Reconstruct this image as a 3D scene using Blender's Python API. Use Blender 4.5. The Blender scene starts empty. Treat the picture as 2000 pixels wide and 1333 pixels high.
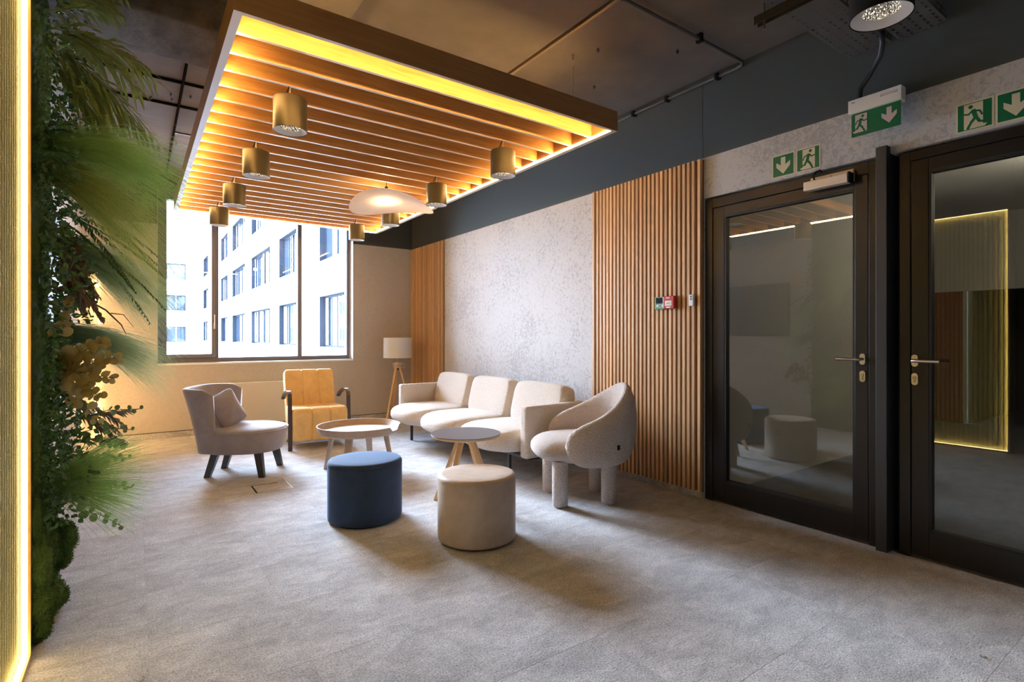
import bpy, bmesh, math, random
from math import sin, cos, pi, radians as R_
from mathutils import Vector, Matrix
random.seed(7)
SC = bpy.context.scene
COL = SC.collection

# ------------------------------------------------------------------ camera, sky, sun, exposure
TH = 0.6153
cam_d = bpy.data.cameras.new('camera'); cam = bpy.data.objects.new('camera', cam_d); COL.objects.link(cam)
cam.location = (0, 0, 1.22); cam.rotation_euler = (pi/2, 0, -TH)
cam_d.sensor_width = 36; cam_d.lens = 36*1039.4/2000; cam_d.shift_y = -0.00425
cam_d.clip_start = 0.05; cam_d.clip_end = 400
SC.camera = cam
SC.view_settings.view_transform = 'Standard'; SC.view_settings.look = 'None'
SC.view_settings.exposure = 0.74; SC.view_settings.gamma = 1.0; SC.view_settings.use_curve_mapping = False
cy = SC.cycles
cy.use_denoising = True; cy.max_bounces = 9; cy.diffuse_bounces = 5; cy.glossy_bounces = 4
cy.transmission_bounces = 8; cy.transparent_max_bounces = 16; cy.caustics_reflective = False; cy.caustics_refractive = False
cy.sample_clamp_indirect = 6.0; cy.use_adaptive_sampling = True; cy.adaptive_threshold = 0.02

W = bpy.data.worlds.new('world'); SC.world = W; W.use_nodes = True
wn = W.node_tree; bg = wn.nodes['Background']
tc = wn.nodes.new('ShaderNodeTexCoord'); sep = wn.nodes.new('ShaderNodeSeparateXYZ'); rmp = wn.nodes.new('ShaderNodeValToRGB')
wn.links.new(tc.outputs['Generated'], sep.inputs[0]); wn.links.new(sep.outputs['Z'], rmp.inputs[0]); wn.links.new(rmp.outputs[0], bg.inputs['Color'])
rmp.color_ramp.elements[0].position = 0.0; rmp.color_ramp.elements[0].color = (0.62, 0.77, 1.0, 1)
rmp.color_ramp.elements[1].position = 0.9; rmp.color_ramp.elements[1].color = (0.50, 0.69, 1.0, 1)
bg.inputs['Strength'].default_value = 35.0

def light(name, kind, loc, energy, color, rot=(0, 0, 0), **kw):
    d = bpy.data.lights.new(name, kind); d.energy = energy; d.color = color
    for k, v in kw.items(): setattr(d, k, v)
    o = bpy.data.objects.new(name, d); o.location = loc; o.rotation_euler = rot; COL.objects.link(o); return o
def aim(o, d): o.rotation_euler = Vector(d).to_track_quat('-Z', 'Y').to_euler()
SUN_EL = R_(25)
sun = light('hazy_sun', 'SUN', (2, 40, 30), 8.2, (0.80, 0.86, 1.0), angle=R_(22))
aim(sun, (0.10*cos(SUN_EL), -cos(SUN_EL), -sin(SUN_EL)))
portal = light('window_portal', 'AREA', (1.39, 7.86, 1.95), 1.0, (1, 1, 1), rot=(-pi/2, 0, 0), shape='RECTANGLE', size=2.4, size_y=2.15)
portal.data.cycles.is_portal = True

# ------------------------------------------------------------------ helpers
def tag(o, label=None, cat=None, group=None, kind=None):
    if label: o['label'] = label
    if cat: o['category'] = cat
    if group: o['group'] = group
    if kind: o['kind'] = kind
    return o
def thing(name, label, cat, loc=(0, 0, 0), rz=0, group=None):
    o = bpy.data.objects.new(name, None); COL.objects.link(o); o.empty_display_size = .1
    o.location = loc; o.rotation_euler = (0, 0, rz); return tag(o, label, cat, group)
class MB:
    def __init__(s): s.v = []; s.f = []; s.a = None
    def add(s, vs, fs):
        n = len(s.v); s.v += [tuple(v) for v in vs]; s.f += [tuple(i+n for i in f) for f in fs]; return s
    def box(s, x0, x1, y0, y1, z0, z1, m=None):
        vs = [Vector((x, y, z)) for x in (x0, x1) for y in (y0, y1) for z in (z0, z1)]
        if m: vs = [m @ v for v in vs]
        return s.add(vs, [(0, 1, 3, 2), (4, 6, 7, 5), (0, 4, 5, 1), (2, 3, 7, 6), (0, 2, 6, 4), (1, 5, 7, 3)])
    def bbox(s, x0, x1, y0, y1, z0, z1, b=.004, seg=2, m=None):
        bm = bmesh.new(); bmesh.ops.create_cube(bm, size=1)
        for v in bm.verts: v.co = Vector((x0+(v.co.x+.5)*(x1-x0), y0+(v.co.y+.5)*(y1-y0), z0+(v.co.z+.5)*(z1-z0)))
        bmesh.ops.bevel(bm, geom=bm.edges[:], offset=b, segments=seg, affect='EDGES', profile=.6)
        s.bm(bm, m); return s
    def bm(s, bm, m=None):
        bm.verts.index_update()
        s.add([(m @ v.co) if m else v.co.copy() for v in bm.verts], [[v.index for v in f.verts] for f in bm.faces]); bm.free(); return s
    def lathe(s, prof, c=(0, 0, 0), seg=32, closed=False, m=None):
        vs = []; fs = []; n = len(prof)
        for i in range(seg):
            a = 2*pi*i/seg
            for r, z in prof:
                p = Vector((c[0]+r*cos(a), c[1]+r*sin(a), c[2]+z)); vs.append(m @ p if m else p)
        for i in range(seg):
            j = (i+1) % seg
            for k in range(n if closed else n-1):
                l = (k+1) % n; fs.append((i*n+k, j*n+k, j*n+l, i*n+l))
        if not closed:
            fs.append([i*n for i in range(seg)][::-1]); fs.append([i*n+n-1 for i in range(seg)])
        return s.add(vs, fs)
    def tube(s, pts, r, seg=8):
        pts = [Vector(p) for p in pts]; n = len(pts); vs = []; fs = []
        rs = r if isinstance(r, (list, tuple)) else [r]*n
        up = Vector((0, 0, 1))
        t0 = (pts[1]-pts[0]).normalized()
        a = t0.orthogonal().normalized()
        for i, p in enumerate(pts):
            t = (pts[min(i+1, n-1)]-pts[max(i-1, 0)]).normalized()
            a = (a - t*a.dot(t)).normalized(); b = t.cross(a)
            for k in range(seg):
                w = 2*pi*k/seg; vs.append(p+(a*cos(w)+b*sin(w))*rs[i])
        for i in range(n-1):
            for k in range(seg):
                l = (k+1) % seg; fs.append((i*seg+k, i*seg+l, (i+1)*seg+l, (i+1)*seg+k))
        fs.append(list(range(seg))[::-1]); fs.append([(n-1)*seg+k for k in range(seg)])
        return s.add(vs, fs)
    def prism(s, poly, h, m):
        # polygon in (a,b), extruded along local c, mapped through m
        n = len(poly)
        vs = [m @ Vector((a, b, 0)) for a, b in poly]+[m @ Vector((a, b, h)) for a, b in poly]
        fs = [list(range(n))[::-1], [n+i for i in range(n)]]+[(i, (i+1) % n, n+(i+1) % n, n+i) for i in range(n)]
        return s.add(vs, fs)
    def sweep(s, path, w, t, axis=Vector((1, 0, 0))):
        # flat bar: rectangular section swept along path, wide along axis
        pts = [Vector(p) for p in path]; n = len(pts); vs = []; fs = []
        for i, p in enumerate(pts):
            d = (pts[min(i+1, n-1)]-pts[max(i-1, 0)]).normalized(); nn = d.cross(axis).normalized()
            for a, b in ((-1, -1), (1, -1), (1, 1), (-1, 1)): vs.append(p+axis*(a*w/2)+nn*(b*t/2))
        for i in range(n-1):
            for k in range(4):
                l = (k+1) % 4; fs.append((i*4+k, i*4+l, i*4+4+l, i*4+4+k))
        fs.append((3, 2, 1, 0)); fs.append([4*(n-1)+k for k in range(4)])
        return s.add(vs, fs)
    def superbox(s, cx, cy_, cz, sx, sy, sz, e=(4, 4, 4), n=14, m=None, fn=None):
        bm = bmesh.new(); bmesh.ops.create_cube(bm, size=2)
        bmesh.ops.subdivide_edges(bm, edges=bm.edges[:], cuts=n-1, use_grid_fill=True)
        for v in bm.verts:
            p = v.co
            p = Vector((sin(p.x*pi/4)/sin(pi/4), sin(p.y*pi/4)/sin(pi/4), sin(p.z*pi/4)/sin(pi/4)))
            q = (abs(p.x)**e[0]+abs(p.y)**e[1]+abs(p.z)**e[2])
            k = q**(-1/max(e)) if True else 1
            p = p*k
            if fn: p = fn(p)
            v.co = Vector((cx+p.x*sx, cy_+p.y*sy, cz+p.z*sz))
        s.bm(bm, m); return s
    def build(s, name, mat, parent=None, smooth=False, world=True, angle=None):
        me = bpy.data.meshes.new(name)
        off = Vector((0, 0, 0))
        if parent is not None and world:
            q = parent
            while q is not None: off += q.location; q = q.parent
        me.from_pydata([tuple(Vector(v)-off) for v in s.v], [], s.f)
        me.materials.append(mat)
        if smooth:
            me.polygons.foreach_set('use_smooth', [True]*len(me.polygons))
            if angle: me.set_sharp_from_angle(angle=R_(angle))
        me.update()
        o = bpy.data.objects.new(name, me); COL.objects.link(o)
        if parent is not None: o.parent = parent
        return o
def copy_tree(o, parent=None):
    c = o.copy(); COL.objects.link(c)
    if parent is not None: c.parent = parent
    for ch in o.children: copy_tree(ch, c)
    return c
def struct(name, mb, mat, **k): return tag(mb.build(name, mat, **k), kind='structure')

# ------------------------------------------------------------------ materials
def mat(name, color=(.5, .5, .5), rough=.6, metal=0, spec=.5, **kw):
    m = bpy.data.materials.new(name); m.use_nodes = True; b = m.node_tree.nodes['Principled BSDF']
    b.inputs['Base Color'].default_value = (*color, 1); b.inputs['Roughness'].default_value = rough
    b.inputs['Metallic'].default_value = metal; b.inputs['Specular IOR Level'].default_value = spec
    for k, v in kw.items(): b.inputs[k.replace('_', ' ')].default_value = v
    return m
class N:
    def __init__(s, m): s.t = m.node_tree; s.b = s.t.nodes['Principled BSDF']
    def n(s, kind, **kw):
        x = s.t.nodes.new('ShaderNode'+kind)
        for k, v in kw.items():
            if hasattr(x, k) and k not in ('Scale',): setattr(x, k, v)
            else: x.inputs[k.replace('_', ' ')].default_value = v
        return x
    def l(s, a, b): s.t.links.new(a, b)
    def coord(s, scale=(1, 1, 1), kind='Object', rnd=False, rot=(0, 0, 0)):
        t = s.n('TexCoord'); mp = s.n('Mapping'); mp.inputs['Scale'].default_value = scale; mp.inputs['Rotation'].default_value = rot
        src = t.outputs[kind]
        if kind == 'World':
            pass
        if rnd:
            oi = s.n('ObjectInfo'); mu = s.n('Math', operation='MULTIPLY'); mu.inputs[1].default_value = 37.0; s.l(oi.outputs['Random'], mu.inputs[0])
            va = s.n('VectorMath', operation='ADD'); s.l(src, va.inputs[0]); s.l(mu.outputs[0], va.inputs[1]); src = va.outputs[0]
        s.l(src, mp.inputs['Vector']); return mp.outputs[0]
    def wcoord(s, scale=(1, 1, 1)):
        g = s.n('NewGeometry'); mp = s.n('Mapping'); mp.inputs['Scale'].default_value = scale; s.l(g.outputs['Position'], mp.inputs['Vector']); return mp.outputs[0]
    def ramp(s, src, stops):
        r = s.n('ValToRGB'); s.l(src, r.inputs[0]); e = r.color_ramp.elements
        while len(e) < len(stops): e.new(.5)
        for x, (p, c) in zip(e, stops): x.position = p; x.color = (*c, 1) if len(c) == 3 else c
        return r.outputs[0]
    def noise(s, vec, scale, detail=4, rough=.55, dist=0):
        x = s.n('TexNoise'); x.inputs['Scale'].default_value = scale; x.inputs['Detail'].default_value = detail
        x.inputs['Roughness'].default_value = rough; x.inputs['Distortion'].default_value = dist; s.l(vec, x.inputs['Vector']); return x.outputs['Fac']
    def mix(s, a, b, f, mode='MIX'):
        x = s.n('Mix', data_type='RGBA', blend_type=mode)
        for i, v in ((0, f), (6, a), (7, b)):
            if isinstance(v, (int, float)): x.inputs[i].default_value = v
            elif isinstance(v, tuple): x.inputs[i].default_value = (*v, 1)
            else: s.l(v, x.inputs[i])
        return x.outputs[2]
    def bump(s, h, strength=.3, dist=.01):
        x = s.n('Bump'); x.inputs['Strength'].default_value = strength; x.inputs['Distance'].default_value = dist
        s.l(h, x.inputs['Height']); s.l(x.outputs[0], s.b.inputs['Normal']); return x
    def color(s, c): s.l(c, s.b.inputs['Base Color'])

def wood(name, c0, c1, scale=(1, 1, 1), rough=.5, rnd=True, vary=.0):
    m = mat(name, c0, rough); n = N(m)
    v = n.coord(scale, rnd=rnd)
    a = n.noise(v, 3.0, 6, .6, .6)
    c = n.ramp(a, [(.3, c0), (.7, c1)])
    if vary:
        oi = n.n('ObjectInfo'); r = n.ramp(oi.outputs['Random'], [(0, (1-vary,)*3), (1, (1+vary*.6,)*3)])
        c = n.mix(c, r, 1.0, 'MULTIPLY')
    n.color(c); n.bump(a, .08, .002); return m
M = {}
M['slat'] = wood('slat_wood', (.54, .29, .12), (.74, .46, .23), (1.2, 30, 30), .45, vary=.28)
# grain of slats runs along z
M['slat'].node_tree.nodes['Mapping'].inputs['Scale'].default_value = (25, 25, 1.0)
M['canopy'] = wood('canopy_oak_veneer', (.42, .19, .055), (.62, .32, .11), (1.2, 30, 22), .42)
M['canopy_y'] = wood('canopy_oak_veneer_long', (.36, .17, .06), (.46, .235, .09), (30, 1.0, 14), .42)
M['canopy_x'] = wood('canopy_oak_veneer_outer', (.36, .17, .06), (.46, .235, .09), (1.0, 30, 14), .42)
M['edge'] = mat('pale_underside_tone', (.62, .50, .42), .5)  # paler tone for the undersides of boards and louvres
M['ash'] = wood('ash_wood', (.35, .245, .175), (.44, .315, .225), (2, 14, 14), .5)
M['oak'] = wood('pale_oak', (.60, .36, .17), (.70, .46, .25), (12, 12, 1.5), .5)
M['rawwood'] = wood('raw_pine', (.66, .45, .22), (.78, .58, .33), (12, 2, 12), .6)
M['blackwood'] = mat('black_stained_wood', (.022, .019, .018), .38)
M['darkwood'] = wood('dark_walnut', (.035, .02, .014), (.06, .035, .025), (8, 8, 3), .35)
M['blackmetal'] = mat('black_powder_coat', (.028, .03, .034), .42)
M['steel'] = mat('brushed_steel', (.62, .56, .52), .3, 1.0)
M['bronze'] = mat('bronze_anodised', (.055, .043, .026), .38, .7)
M['black'] = mat('matt_black', (.008, .008, .009), .75, spec=.15)
M['railblack'] = mat('rail_black', (.012, .011, .011), 1.0, spec=0)
M['white'] = mat('white_paint', (.8, .8, .8), .5)
M['dark'] = mat('dark_soffit_paint', (.076, .078, .068), .85)
M['frame'] = mat('bronze_door_frame', (.020, .017, .016), .36, .35)
M['winframe'] = mat('anthracite_frame_glare', (.16, .16, .19), .45)  # anthracite raised paler, window glare put into the colour
M['gasket'] = mat('black_gasket', (.006, .006, .007), .6)

def plaster(name, base, dark, warm=False):
    m = mat(name, base, .75); n = N(m); v = n.wcoord((1, 1, 1))
    big = n.noise(v, 1.6, 5, .6, .4); fine = n.noise(v, 30, 8, .80, .9)
    mu = n.n('Math', operation='MULTIPLY_ADD'); n.l(big, mu.inputs[0]); mu.inputs[1].default_value = .35; n.l(fine, mu.inputs[2])
    c = n.ramp(mu.outputs[0], [(.50, base), (.68, base), (.76, dark), (.86, base)])
    n.color(c); n.bump(mu.outputs[0], .40, .012); return m
M['plaster'] = plaster('stucco_plaster', (.56, .54, .535), (.36, .34, .335))
M['plaster_dimmed'] = plaster('stucco_plaster_dimmed', (.50, .455, .42), (.45, .405, .37))  # same plaster, with weaker warm light put into its colour

# carpet
m = M['carpet'] = mat('loop_carpet', (.3, .3, .3), .95, spec=.1, Sheen_Weight=.25); n = N(m)
g = n.n('NewGeometry'); oi = n.n('ObjectInfo'); mu = n.n('Math', operation='MULTIPLY'); mu.inputs[1].default_value = 61.0; n.l(oi.outputs['Random'], mu.inputs[0])
va = n.n('VectorMath', operation='ADD'); n.l(g.outputs['Position'], va.inputs[0]); n.l(mu.outputs[0], va.inputs[1])
mp = n.n('Mapping'); mp.inputs['Scale'].default_value = (1, 1.8, 1); n.l(va.outputs[0], mp.inputs['Vector'])
a1 = n.noise(mp.outputs[0], 4.2, 6, .70, .5)
mp2 = n.n('Mapping'); mp2.inputs['Scale'].default_value = (1, 1, 1); n.l(g.outputs['Position'], mp2.inputs['Vector'])
a2 = n.noise(mp2.outputs[0], 130, 3, .7); a3 = n.noise(mp2.outputs[0], 30, 4, .7)
c = n.ramp(a1, [(.36, (.40, .385, .39)), (.52, (.52, .505, .51)), (.66, (.63, .61, .615))])
c = n.mix(c, n.ramp(a2, [(.34, (.38, .38, .40)), (.60, (1.28, 1.28, 1.28))]), .75, 'MULTIPLY')
c = n.mix(c, n.ramp(a3, [(.35, (.8, .8, .8)), (.65, (1.1, 1.1, 1.1))]), .6, 'MULTIPLY')
n.color(c); n.bump(a2, .8, .006)

m = M['concrete'] = mat('ceiling_paint', (.10, .09, .082), .9); n = N(m); a = n.noise(n.wcoord(), 2.5, 5, .6)
n.color(n.ramp(a, [(.3, (.11, .094, .08)), (.7, (.155, .132, .113))])); n.bump(n.noise(n.wcoord(), 30, 4), .15, .004)
m = M['wrap'] = mat('duct_wrap_fabric', (.09, .08, .07), .95); n = N(m); n.color(n.ramp(n.noise(n.wcoord((2, 1, 3)), 4, 6, .7), [(.35, (.06, .052, .045)), (.7, (.15, .13, .115))])); n.bump(n.noise(n.wcoord(), 14, 5, .7), .5, .02)

def boucle(name, c0, c1):
    m = mat(name, c0, .95, spec=.15, Sheen_Weight=.5, Sheen_Roughness=.5); n = N(m)
    v = n.coord()
    vo = n.n('TexVoronoi'); vo.inputs['Scale'].default_value = 105; vo.inputs['Randomness'].default_value = 1; n.l(v, vo.inputs['Vector'])
    no = n.noise(v, 85, 3, .7, .8)
    ad = n.n('Math', operation='MULTIPLY_ADD'); n.l(no, ad.inputs[0]); ad.inputs[1].default_value = -1.1; n.l(vo.outputs['Distance'], ad.inputs[2])
    inv = n.n('Math', operation='SUBTRACT'); inv.inputs[0].default_value = 1; n.l(ad.outputs[0], inv.inputs[1])
    n.color(n.ramp(vo.outputs['Distance'], [(.05, c0), (.95, c1)])); n.bump(inv.outputs[0], .75, .012); return m
M['boucle'] = boucle('cream_boucle', (.74, .64, .55), (.64, .53, .44))
M['boucle_grey'] = boucle('greige_boucle', (.70, .59, .53), (.58, .48, .42))
def velvet(name, c, sheen=.6, tint=(1, 1, 1), bs=.12):
    m = mat(name, c, .8, spec=.2, Sheen_Weight=sheen, Sheen_Roughness=.35); m.node_tree.nodes['Principled BSDF'].inputs['Sheen Tint'].default_value = (*tint, 1)
    n = N(m); v = n.coord(); a = n.noise(v, 9, 4, .6, .5)
    n.color(n.ramp(a, [(.3, tuple(x*.86 for x in c)), (.7, tuple(min(1, x*1.1) for x in c))])); n.bump(n.noise(v, 26, 4), bs, .004); return m
M['velvet_grey'] = velvet('taupe_velvet', (.31, .26, .25), .55, (.9, .85, .85))
M['velvet_cushion'] = velvet('taupe_velvet_cushion', (.24, .20, .195), .5, (.9, .85, .85), .3)
M['mustard'] = velvet('mustard_velvet', (.72, .44, .155), .35, (1, .85, .55))
M['blue'] = velvet('navy_fabric', (.030, .050, .100), .35, (.35, .55, .9))
M['beige'] = velvet('beige_leatherette', (.50, .40, .32), .15, (1, .95, .9))
M['beige'].node_tree.nodes['Principled BSDF'].inputs['Roughness'].default_value = .5
m = M['shade'] = mat('lamp_shade_fabric', (.86, .85, .82), .85, Subsurface_Weight=0.0); M['shade'].node_tree.nodes['Principled BSDF'].inputs['Transmission Weight'].default_value = 0
M['greytop'] = mat('dark_linoleum', (.085, .075, .085), .38)
M['ply'] = mat('plywood_edge', (.62, .40, .22), .5)

def emit(name, color, s):
    m = bpy.data.materials.new(name); m.use_nodes = True; t = m.node_tree; t.nodes.clear()
    e = t.nodes.new('ShaderNodeEmission'); o = t.nodes.new('ShaderNodeOutputMaterial'); e.inputs[0].default_value = (*color, 1); e.inputs[1].default_value = s
    t.links.new(e.outputs[0], o.inputs[0]); return m
M['led'] = emit('warm_led', (1.0, .60, .20), 105)
M['led_left'] = emit('warm_led_frame', (1.0, .70, .32), 24)
M['fairy'] = emit('fairy_bulb', (1.0, .62, .22), 60)
M['bulb'] = emit('pendant_bulb', (1.0, .78, .46), 130)
M['down'] = emit('downlight_chip', (1.0, .85, .65), 12)
M['screen'] = emit('led_dot', (1, .1, .05), 3)

def glass(name, tint, k, ior=1.5, rough=0.0):
    m = bpy.data.materials.new(name); m.use_nodes = True; t = m.node_tree; t.nodes.clear()
    tr = t.nodes.new('ShaderNodeBsdfTransparent'); tr.inputs[0].default_value = (*tint, 1)
    gl = t.nodes.new('ShaderNodeBsdfGlossy'); gl.inputs['Roughness'].default_value = rough
    fr = t.nodes.new('ShaderNodeFresnel'); fr.inputs['IOR'].default_value = ior
    mu = t.nodes.new('ShaderNodeMath'); mu.operation = 'MULTIPLY'; mu.inputs[1].default_value = k; mu.use_clamp = True
    mx = t.nodes.new('ShaderNodeMixShader'); o = t.nodes.new('ShaderNodeOutputMaterial')
    t.links.new(fr.outputs[0], mu.inputs[0]); t.links.new(mu.outputs[0], mx.inputs[0]); t.links.new(tr.outputs[0], mx.inputs[1]); t.links.new(gl.outputs[0], mx.inputs[2]); t.links.new(mx.outputs[0], o.inputs[0])
    return m
M['doorglass'] = glass('door_glass', (.85, .87, .85), 2.15)
M['winglass'] = glass('window_glass', (.93, .97, .98), 1.0)

# ------------------------------------------------------------------ room shell
XR, YB, ZC = 3.50, 7.637, 3.17
XL = -.46          # left wall behind the planting
YN = -3.2          # wall behind the camera
# floor: slab + carpet tiles
fl = struct('floor', MB().box(XL-2.6, XR+.09, YN, YB, -.12, -.008), M['carpet'])
tile = None
def tile_mesh(w, d, g=.00012):
    return MB().add([(g, g, -.008), (w-g, g, -.008), (w-g, d-g, -.008), (g, d-g, -.008), (g, g, -.0006), (w-g, g, -.0006), (w-g, d-g, -.0006), (g, d-g, -.0006),
        (g+.0006, g+.0006, 0), (w-g-.0006, g+.0006, 0), (w-g-.0006, d-g-.0006, 0), (g+.0006, d-g-.0006, 0)],
        [(0, 1, 5, 4), (1, 2, 6, 5), (2, 3, 7, 6), (3, 0, 4, 7), (4, 5, 9, 8), (5, 6, 10, 9), (6, 7, 11, 10), (7, 4, 8, 11), (8, 9, 10, 11)])
xs = [-.46]+[.04+.5*k for k in range(7)]+[3.5]
ys = [-.43+.5*k for k in range(17)]+[YB]
protos = {}
for i in range(len(xs)-1):
    for j in range(len(ys)-1):
        w, d = round(xs[i+1]-xs[i], 3), round(ys[j+1]-ys[j], 3)
        if (w, d) not in protos:
            t_ = tile_mesh(w, d).build('carpet_tile', M['carpet'], fl, world=False); protos[(w, d)] = t_
        else:
            t_ = protos[(w, d)].copy(); COL.objects.link(t_); t_.parent = fl
        t_.location = (xs[i], ys[j], random.uniform(-.0001, .00025))
# ceiling
cl = struct('ceiling', MB().box(XL-2.6, XR+.25, YN, YB+.4, ZC, ZC+.2), M['concrete'])
MB().bbox(.95, 2.2, -2, 6.9, ZC-.05, ZC+.02, .03).build('lowered_slab', M['concrete'], cl)
def wall_grid(mb, axis, const0, const1, u0, u1, z0, z1, holes):
    """thick wall with rectangular holes; axis 'y' wall lies in plane Y (u = x), axis 'x' in plane X (u = y)"""
    us = sorted({u0, u1, *[h[0] for h in holes], *[h[1] for h in holes]}); zs = sorted({z0, z1, *[h[2] for h in holes], *[h[3] for h in holes]})
    us = [u for u in us if u0 <= u <= u1]; zs = [z for z in zs if z0 <= z <= z1]
    def solid(i, k):
        if i < 0 or k < 0 or i >= len(us)-1 or k >= len(zs)-1: return False
        um, zm = (us[i]+us[i+1])/2, (zs[k]+zs[k+1])/2
        return not any(h[0] < um < h[1] and h[2] < zm < h[3] for h in holes)
    P = (lambda u, c, z: (u, c, z)) if axis == 'y' else (lambda u, c, z: (c, u, z))
    for i in range(len(us)-1):
        for k in range(len(zs)-1):
            if not solid(i, k): continue
            a, b, z, y = us[i], us[i+1], zs[k], zs[k+1]
            mb.add([P(a, const0, z), P(b, const0, z), P(b, const0, y), P(a, const0, y)], [(0, 1, 2, 3)])
            mb.add([P(a, const1, z), P(b, const1, z), P(b, const1, y), P(a, const1, y)], [(3, 2, 1, 0)])
            if not solid(i-1, k): mb.add([P(a, const0, z), P(a, const1, z), P(a, const1, y), P(a, const0, y)], [(0, 1, 2, 3)])
            if not solid(i+1, k): mb.add([P(b, const0, z), P(b, const1, z), P(b, const1, y), P(b, const0, y)], [(3, 2, 1, 0)])
            if not solid(i, k-1): mb.add([P(a, const0, z), P(b, const0, z), P(b, const1, z), P(a, const1, z)], [(3, 2, 1, 0)])
            if not solid(i, k+1): mb.add([P(a, const0, y), P(b, const0, y), P(b, const1, y), P(a, const1, y)], [(0, 1, 2, 3)])
    return mb
WX0, WX1, WZ0, WZ1 = .208, 2.577, .892, 3.02
ZB = 2.567
wb = struct('wall_back', wall_grid(MB(), 'y', YB, YB+.32, XL-.3, XR+.25, 0, ZB, [(WX0, WX1, WZ0, ZB+1)]), M['plaster_dimmed'])
wall_grid(MB(), 'y', YB, YB+.32, XL-.3, XR+.25, ZB, ZC, [(WX0, WX1, ZB-1, WZ1)]).build('dark_band', M['dark'], wb)
# right wall: plaster below band, dark band above, door openings
D1 = (1.285, 2.44); D2 = (.02, 1.232); ZD = 2.262
wr = struct('wall_right', wall_grid(MB(), 'x', XR, XR+.22, YN, YB, 0, ZB, [(D2[0], D1[1], -1, ZD)]), M['plaster'])
wall_grid(MB(), 'x', XR-.001, XR+.22, YN, 2.451, ZB, ZC, []).build('dark_band', M['dark'], wr)
wall_grid(MB(), 'x', XR-.001, XR+.22, 2.455, YB, ZB, ZC, []).build('dark_band', M['dark'], wr)
# left wall
struct('wall_left', MB().box(XL-.2, XL, 2.72, YB, 0, ZC), M['plaster'])
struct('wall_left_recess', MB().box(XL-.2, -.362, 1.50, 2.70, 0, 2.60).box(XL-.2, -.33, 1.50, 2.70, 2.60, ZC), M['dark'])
# lobby around and behind the camera
lobbyw = mat('lobby_wall_paint', (.09, .08, .07), .8)
struct('wall_rear', MB().box(XL-2.6, XR+.25, YN-.2, YN, 0, ZC), lobbyw)
struct('wall_lobby', MB().box(XL-2.8, XL-2.6, YN, 1.5, 0, ZC).box(XL-2.8, -.45, 1.30, 1.495, 0, ZC), lobbyw)
skirt = mat('skirting_grey', (.20, .18, .16), .7)
struct('baseboard_back', MB().box(XL, XR, YB-.012, YB, 0, .068), M['carpet'])
struct('trim_1', MB().box(XL, XR, YB-.006, YB, .068, .075), mat('dark_strip', (.03, .025, .02), .8))  # thin dark strip along the top of the skirting
struct('baseboard_right', MB().box(XR-.012, XR, 2.45, YB, 0, .05), M['carpet'])
struct('baseboard_left', MB().box(XL, XL+.012, 3.55, YB, 0, .065), M['white'])
# window sill and reveals
struct('trim_2', MB().bbox(WX0-.0, WX1+.0, YB-.012, YB+.20, WZ0-.018, WZ0+.004, .003), mat('white_sill', (.78, .80, .82), .35))
blind = struct('trim_3', MB().box(WX0, WX1, YB+.04, YB+.14, 2.89, WZ1), M['winframe'])

struct('trim_7', MB().box(WX1-.004, WX1+.0, YB+.001, YB+.15, WZ0+.004, WZ1).box(WX0, WX0+.004, YB+.001, YB+.15, WZ0+.004, WZ1), mat('pale_reveal', (.74, .76, .80), .7))
# ---- window
YF = YB+.15
w1 = tag(thing('window_1', None, None, ((WX0+WX1)/2, YF, WZ0)), kind='structure')
Z0, Z1 = WZ0+.004, WZ1
def fr(x0, x1, z0, z1, y0=YF, y1=YF+.08): return MB().bbox(x0, x1, y0, y1, z0, z1, .004)
fr(.208, .262, Z0, Z1).build('frame_stile', M['winframe'], w1); fr(2.53, 2.577, Z0, Z1).build('frame_stile', M['winframe'], w1)
fr(.262, 2.53, Z0, Z0+.055).build('frame_rail', M['winframe'], w1); fr(.262, 2.53, Z1-.07, Z1).build('frame_rail', M['winframe'], w1)
fr(.80, .872, Z0+.055, Z1-.07).build('mullion', M['winframe'], w1); fr(1.845, 1.90, Z0+.055, Z1-.07).build('mullion', M['winframe'], w1)
sash = thing('sash', None, None); sash.parent = w1; sash.location = (0, 0, 0)
s_ = MB()
for a in ((.262, .31, Z0+.055, Z1-.07), (.79, .838, Z0+.055, Z1-.07)): s_.bbox(*a[:2], YF-.022, YF+.05, *a[2:], .005)
s_.bbox(.31, .79, YF-.022, YF+.05, Z0+.055, Z0+.105, .005).bbox(.31, .79, YF-.022, YF+.05, Z1-.12, Z1-.07, .005)
s_.build('sash_frame', M['winframe'], sash)
MB().bbox(.812, .832, YF-.03, YF-.02, 1.32, 1.40, .003).bbox(.815, .829, YF-.065, YF-.045, 1.36, 1.50, .004).bbox(.816, .828, YF-.06, YF-.02, 1.355, 1.375, .003).build('handle', mat('pale_handle', (.7, .7, .72), .35), sash)
for a in ((.31, .79), (.872, 1.845), (1.90, 2.53)):
    MB().box(a[0], a[1], YF+.03, YF+.036, Z0+.05, Z1-.07).build('pane', M['winglass'], w1)

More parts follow.
